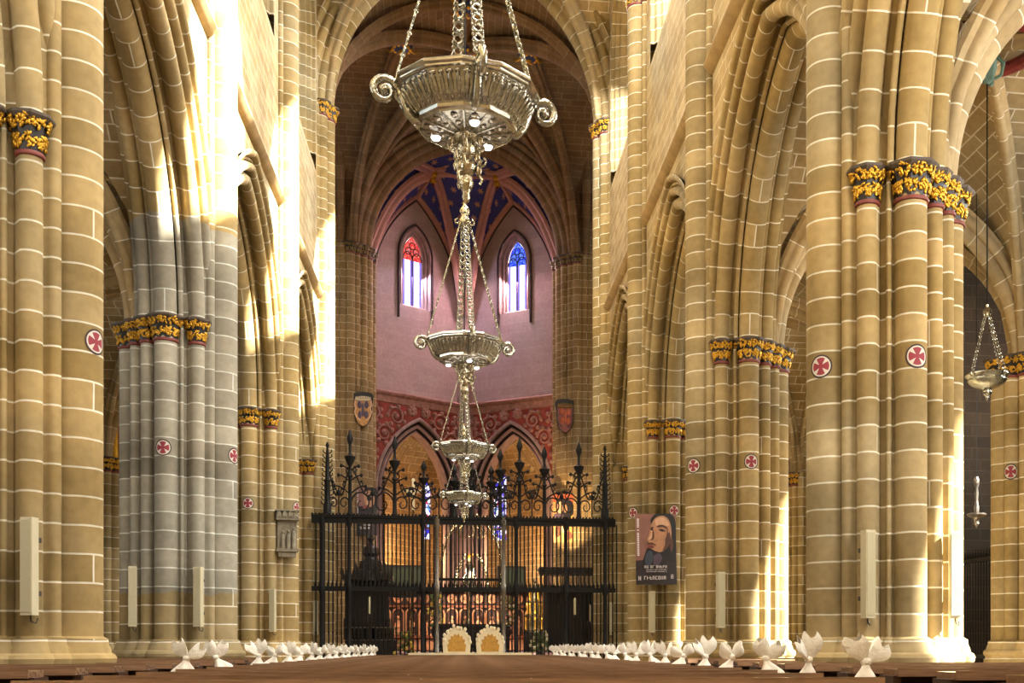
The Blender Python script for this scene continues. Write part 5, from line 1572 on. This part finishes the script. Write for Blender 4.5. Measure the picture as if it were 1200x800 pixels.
# flowers
def flowers(x, y, z, h, lab, seed):
    rnd = random.Random(seed)
    root = thing('flower_arrangement', lab, 'flowers', (x, y, z), 0, 'flower arrangements behind the gate')
    tall = z == PZ; z0 = .6 if tall else 0
    q = MB(); q.lathe(([(.2, 0), (.2, .04), (.03, .1), (.03, .5), (.12, .6)] if tall else []) + [(.12, z0), (.16, z0 + .1), (.18, z0 + .25), (.13, z0 + .32), (.15, z0 + .36)], 10); q.build('vase', M['darkwood'], root)
    lf = MB(); pt = MB()
    for k in range(60):
        a = rnd.random() * 2 * pi; u = rnd.random(); r = .32 * sqrt(rnd.random()) * (1 - .45 * u); zz = z0 + .35 + u * h
        R = Matrix.Rotation(a, 3, 'Z') @ Matrix.Rotation(rnd.uniform(-.9, .9), 3, 'Y')
        lf.blob((r * cos(a), r * sin(a), zz), (.1, .045, .02), 6, 4, M=R)
    for k in range(16):
        a = rnd.random() * 2 * pi; u = rnd.random(); r = .36 * (1 - .5 * u); zz = z0 + .42 + u * h
        for j in range(5):
            b = 2 * pi * j / 5; pt.blob((r * cos(a) + .035 * cos(b), r * sin(a) - .02, zz + .035 * sin(b)), (.03, .025, .03), 6, 4)
        pt.blob((r * cos(a), r * sin(a) - .045, zz), (.02, .02, .02), 6, 4)
    lf.build('leaves', M['leaf'], root, 60); pt.build('blossoms', M['petal'] if seed % 2 else M['petalw'], root, 60)
flowers(-1.95, 36.1, .3, .95, 'yellow flower arrangement on the floor right of the black throne', 1)
flowers(2.42, 36.5, .6, .6, 'pale flower arrangement beneath the gilt reliquary', 2)
flowers(-1.15, 43.0, PZ, 1.3, 'tall yellow flowers before the carved screen, left of centre', 3)
flowers(1.6, 43.0, PZ, 1.2, 'tall green leafy arrangement before the carved screen, right of centre', 4)
# glass fronted dark case on the left
root = thing('glass_case', 'low dark glass case reflecting coloured light on the left behind the gate', 'case', (-3.1, 36.9, .6))
q = MB(); q.box(-.75, .85, -.3, .3, 0, .75); q.build('cabinet', M['darkwood'], root, 30)
q = MB(); q.box(-.7, .8, -.28, .28, .75, 1.15); q.build('glass_top', plain('dark_glass', C('#0d0d14'), .05, spec=.9), root, 30)
q = MB()
for (x0, x1, z) in ((-.76, .86, 1.15), (-.76, .86, .75)): q.tube([(x0, -.3, z), (x1, -.3, z)], .02, 5)
q.build('edge_trim', M['ironlight'], root)

# chapel grille on the right and gilded altarpiece in the left aisle
root = thing('chapel_grille', 'dark iron grille closing the chapel at the right edge', 'grille', (AX + .45, (ROW[2] + ROW[3]) / 2, 0), pi / 2)
q = MB(); 
for z in (.15, .9, 3.0): q.box(-2.6, 2.6, -.04, .04, z, z + .09)
q.build('rails', M['iron'], root, 30)
g0 = None
for k in range(40):
    if g0 is None:
        q = MB(); q.tube([(0, 0, .1), (0, 0, 3.05)], .014, 5); q.lathe([(.014, 3.05), (.035, 3.12), (.002, 3.3)], 5); g0 = q.build('bar', M['iron'], root); o = g0
    else: o = g0.copy(); COL.objects.link(o)
    o.location = (-2.54 + .13 * k, 0, 0)
root = thing('gilded_altarpiece', 'gilded altarpiece glimpsed beyond the second left pier', 'altarpiece', (-12.2, 42.8, 0), radians(20))
q = MB(); q.box(-1.6, 1.6, 0, .3, 0, 9.5); q.build('backboard', M['redwood'], root, 30)
q = MB()
for z in (1.2, 4.0, 6.8, 9.4): q.box(-1.7, 1.7, -.35, .3, z, z + .25)
q.prism(smooth_poly([(-1.6, 9.6), (1.6, 9.6), (.9, 10.6), (0, 11.2), (-.9, 10.6)], 4), -.2, .2); q.build('cornices', M['gold'], root, 30)
for z in (1.45, 4.25, 7.05):
    for x in (-1.45, -.5, .5, 1.45):
        q = MB(); q.lathe([(.14, z), (.1, z + .1), (.12, z + .8), (.09, z + 2.1), (.15, z + 2.3), (.17, z + 2.45)], 10, M=Matrix.Translation((x, -.2, 0)), flute=lambda a, zz: 1 + .12 * sin(a * 2 + zz * 9)); q.build('column', M['gold'], root)
for z in (1.45, 4.25, 7.05):
    for x in (-.97, 0, .97):
        q = MB(); q.lathe([(.01, z), (.2, z), (.16, z + .6), (.2, z + 1.2), (.08, z + 1.38), (.01, z + 1.4)], 8, M=Matrix.Translation((x, -.12, 0))); q.blob((x, -.16, z + 1.52), (.1, .1, .13), 8, 6); q.build('gilt_figure', M['gold'], root, 60)

# ------------------------------------------------------------------ pews and bows
def pew_z(y): return 1.028 - .0036 * (y - 5)
def make_pew(w, mw, mb_, name):
    root = thing('pew', '', 'pew')
    h = w / 2
    q = MB(); q.box(-h, h, -.15, .13, -.045, 0); q.box(-h, h, -.165, -.15, -.05, .012); q.build('book_ledge', mw, root, 30)
    q = MB(); q.box(-h + .04, h - .04, .05, .08, -.62, -.045); q.build('backrest', mb_, root, 30)
    q = MB(); q.box(-h + .04, h - .04, .08, .50, -.64, -.60); q.build('seat', mb_, root, 30)
    for s in (-1, 1):
        q = MB(); q.prism([(-.12, -1.0), (.5, -1.0), (.5, -.62), (.30, -.55), (.16, -.2), (.13, -.045), (-.14, -.045), (-.12, -.3)], s * h - .03, s * h + .03, M=Matrix(((0, 1, 0, 0), (1, 0, 0, 0), (0, 0, 1, 0), (0, 0, 0, 1)))); q.build('end_panel', mb_, root, 30)
    q = MB(); q.box(-h + .1, h - .1, -.32, -.12, -.86, -.81); q.build('kneeler', mw, root, 30)
    return root
CX = (-2.08, 2.0); SIDE_IN = 3.05
proto = {}
ys = [5.45 + .955 * k for k in range(22)]
def put_pew(key, w, xc, y, label, grp, mw, mb_):
    if key not in proto: o = make_pew(w, mw, mb_, key); proto[key] = o
    else: o = copy_tree(proto[key])
    o.location = (xc, y, pew_z(y)); o.scale = (1, 1, pew_z(y)); o['label'] = label; o['group'] = grp
pews_center = []
for k, y in enumerate(ys):
    put_pew('c', CX[1] - CX[0], (CX[0] + CX[1]) / 2, y, f'polished brown pew of the middle block, {ORD[k]} row from the viewer', 'pews of the middle block', M['pew'], M['pewdark'])
for side, sd in ((-1, 'left'), (1, 'right')):
    for k in range(12):
        y = (7.35 if side < 0 else 5.95) + .955 * k
        short = min(abs(y - ROW[1]), abs(y - ROW[2])) < 1.4; w = .74 if short else 3.7
        put_pew('short' if short else 'long', w, side * (SIDE_IN + w / 2), y,
                f'dark pew of the {sd} block, {ORD[k]} row in view', f'pews of the {sd} block', M['pew'], M['pewdark'])

def make_bow(seed):
    rnd = random.Random(seed)
    root = thing('fabric_bow', '', 'bow')
    base = [(-.75, .35), (-.3, .75), (-.6, .1), (-.15, .55)][seed % 4]
    for lean in base:
        q = MB(); P = []; nn = 16
        R = Matrix.Rotation(lean, 3, 'Y') @ Matrix.Rotation(rnd.uniform(-.6, .6), 3, 'Z')
        H = rnd.uniform(.095, .13); W = rnd.uniform(.030, .042)
        for i in range(11):
            u = i / 10; row = []
            wv = .010 + W * (max(0, sin(pi * (u * .86) ** 1.25)) ** .8)
            for j in range(nn):
                a = 2 * pi * j / nn
                rip = 1 + .20 * sin(a * 3 + seed + u * 3) + .08 * sin(a * 7 - seed)
                p = Vector((wv * rip * cos(a), wv * .42 * rip * sin(a), H * u + .018 * u * sin(a * 2 + seed)))
                p.x += .02 * sin(u * 2.5) * (1 if lean > 0 else -1)
                row.append(R @ p)
            P.append(row)
        q.grid(P, None, closed=True); q.build('loop', M['bow'], root, 60)
    q = MB(); q.lathe([(.004, -.02), (.02, -.012), (.023, .0), (.018, .014), (.004, .02)], 10, flute=lambda a, z: 1 + .15 * sin(5 * a)); q.build('knot', M['bow'], root, 60)
    q = MB(); tl = Matrix.Rotation(rnd.uniform(-.4, .4), 4, 'Y')
    q.lathe([(.012, -.005), (.022, -.03), (.040, -.06), (.058, -.095), (.062, -.115)], 24, M=tl, flute=lambda a, z: 1 + .3 * sin(4 * a + seed) * min(1, -z * 12)); q.build('tail', M['bow'], root, 60)
    return root
bows = [make_bow(s) for s in (1, 2, 3, 4)]
used = set()
def put_bow(x, y, z, label, grp, i, sc=1.0):
    j = i % 4
    if j not in used: o = bows[j]; used.add(j)
    else: o = copy_tree(bows[j])
    rnd = random.Random(i * 7 + 1)
    o.location = (x, y, z); o.rotation_euler = (0, rnd.uniform(-.12, .12), rnd.uniform(-.5, .5)); o.scale = (sc * rnd.uniform(1.0, 1.25), sc, sc * rnd.uniform(.95, 1.15))
    o['label'] = label; o['group'] = grp
i = 0
for k, y in enumerate(ys):
    z = pew_z(y) + .085
    if k >= 0:
        put_bow(CX[1] - .03, y + .02, z, f'white fabric bow on the right end of the middle block pew, {ORD[k]} row', 'white bows along the right aisle ends', i, 1.12); i += 1
    if k >= 3 and k != 5:
        put_bow(CX[0] + .03, y + .02, z, f'white fabric bow on the left end of the middle block pew, {ORD[k]} row', 'white bows along the left aisle ends', i, 1.05); i += 1

# ------------------------------------------------------------------ light
def area(name, loc, target, sx, sy, power, col=(1, 1, 1), spread=None):
    l = bpy.data.lights.new(name, 'AREA'); l.shape = 'RECTANGLE'; l.size = sx; l.size_y = sy; l.energy = power; l.color = col
    if spread: l.spread = spread
    o = bpy.data.objects.new(name, l); COL.objects.link(o); o.location = loc
    o.rotation_euler = (Vector(target) - Vector(loc)).to_track_quat('-Z', 'Y').to_euler(); return o
def spot(name, loc, target, power, col, size=60, blend=.6, rad=.1):
    l = bpy.data.lights.new(name, 'SPOT'); l.energy = power; l.color = col; l.spot_size = radians(size); l.spot_blend = blend; l.shadow_soft_size = rad
    o = bpy.data.objects.new(name, l); COL.objects.link(o); o.location = loc
    o.rotation_euler = (Vector(target) - Vector(loc)).to_track_quat('-Z', 'Y').to_euler(); return o
w = bpy.data.worlds.new('sky'); SC.world = w; w.use_nodes = True
w.node_tree.nodes['Background'].inputs[0].default_value = (.80, .90, 1.0, 1); w.node_tree.nodes['Background'].inputs[1].default_value = 4.0
sun = bpy.data.lights.new('sun', 'SUN'); sun.energy = 95; sun.angle = radians(1.2); sun.color = (1, .95, .84)
so = bpy.data.objects.new('sun', sun); COL.objects.link(so)
sd_ = Vector((-1, .45, -.80)); so.rotation_euler = sd_.to_track_quat('-Z', 'Y').to_euler()
# daylight through the clerestory windows
for side in (1, -1):
    for k in range(-2, 4):
        yc = ROW[0] + PITCH * k + HALF
        area('clerestory_daylight', (side * (PX - .2), yc, 18.2), (0, yc, 9.0), 3.8, 4.8, 2300 if side > 0 else 170, (1, .96, .88))
# great west window behind the viewer
area('west_window_daylight', (0, -8.8, 13), (0, 20, 6), 7, 8, 750, (1, .95, .86))
# chapel window daylight
for side in (1, -1):
    for k in range(0, 4):
        yc = ROW[0] + PITCH * k + HALF
        area('chapel_daylight', (side * (CHX - .3), yc, 7.5), (side * 8, yc, 4), 2.2, 4, 950 if side > 0 else 160, (1, .95, .88))
for side in (1, -1):
    area('aisle_fill', (side * 8.2, ROW[0] + .4, 7.0), (side * 8.2, 24, 6.5), 4, 5, 1000 if side > 0 else 350, (1, .95, .86))  # added fill to brighten the aisles, no window at their west end
    area('transept_fill', (side * 14.8, (YW + YE) / 2, 13), (0, (YW + YE) / 2, 10), 5, 7, 420, (1, .92, .82))  # added high fill for the dim crossing, the transepts have no windows
# chancel windows
for s in (1, -1):
    fm = face_map(s)
    area('chancel_window_light', fm(WT, .1, 17.6), fm(WT, -4, 13), .9, 2.4, 850 if s > 0 else 560, (1, .66, .74) if s > 0 else (.80, .72, 1))
# lamps in the presbytery
spot('presbytery_lamp', (-3.0, 44.0, 9.0), (0, 47.6, 2.5), 2600, (1, .72, .42), 80)
spot('presbytery_lamp', (3.0, 44.0, 9.0), (0, 47.6, 2.5), 2600, (1, .72, .42), 80)
spot('altar_lamp', (.2, 41.5, 7.5), (.2, 45, 4.0), 9000, (1, .86, .62), 30)
spot('poster_lamp', (3.4, 44.2, 4.6), (4.05, 46, 6.1), 1800, (1, .66, .30), 55)
spot('reliquary_lamp', (2.3, 42.0, 4.6), (2.72, 44, 2.4), 2500, (1, .88, .66), 36)
for s in (1, -1):
    fm = face_map(s)
    p = bpy.data.lights.new('ambulatory_lamp', 'POINT'); p.energy = 900; p.color = (1, .66, .34); p.shadow_soft_size = .3
    o = bpy.data.objects.new('ambulatory_lamp', p); COL.objects.link(o); o.location = fm(1.6, 2.2, 5.0)
for k, y in enumerate(ch_y):
    p = bpy.data.lights.new('chandelier_lamps', 'POINT'); p.energy = 6; p.color = (1, .9, .8); p.shadow_soft_size = .25
    o = bpy.data.objects.new('chandelier_lamps', p); COL.objects.link(o); o.location = (-.06, y, CHZ - .45)

# ------------------------------------------------------------------ camera
cam = bpy.data.cameras.new('camera'); co = bpy.data.objects.new('camera', cam); COL.objects.link(co)
co.location = (-.08, 0, 1.2); co.rotation_euler = (pi / 2, 0, -radians(8.1))
cam.sensor_width = 36; cam.lens = 36 * 1300 / 1200; cam.shift_x = (600 - 728) / 1200; cam.shift_y = (755 - 400) / 1200; cam.clip_start = .05; cam.clip_end = 300
SC.camera = co
vs = SC.view_settings; vs.view_transform = 'Standard'; vs.look = 'None'; vs.exposure = -0.2; vs.gamma = 1; vs.use_curve_mapping = False
cy = SC.cycles
cy.max_bounces = 8; cy.diffuse_bounces = 5; cy.glossy_bounces = 3; cy.transmission_bounces = 4; cy.transparent_max_bounces = 8
cy.caustics_reflective = False; cy.caustics_refractive = False; cy.sample_clamp_indirect = 6
cy.use_denoising = True
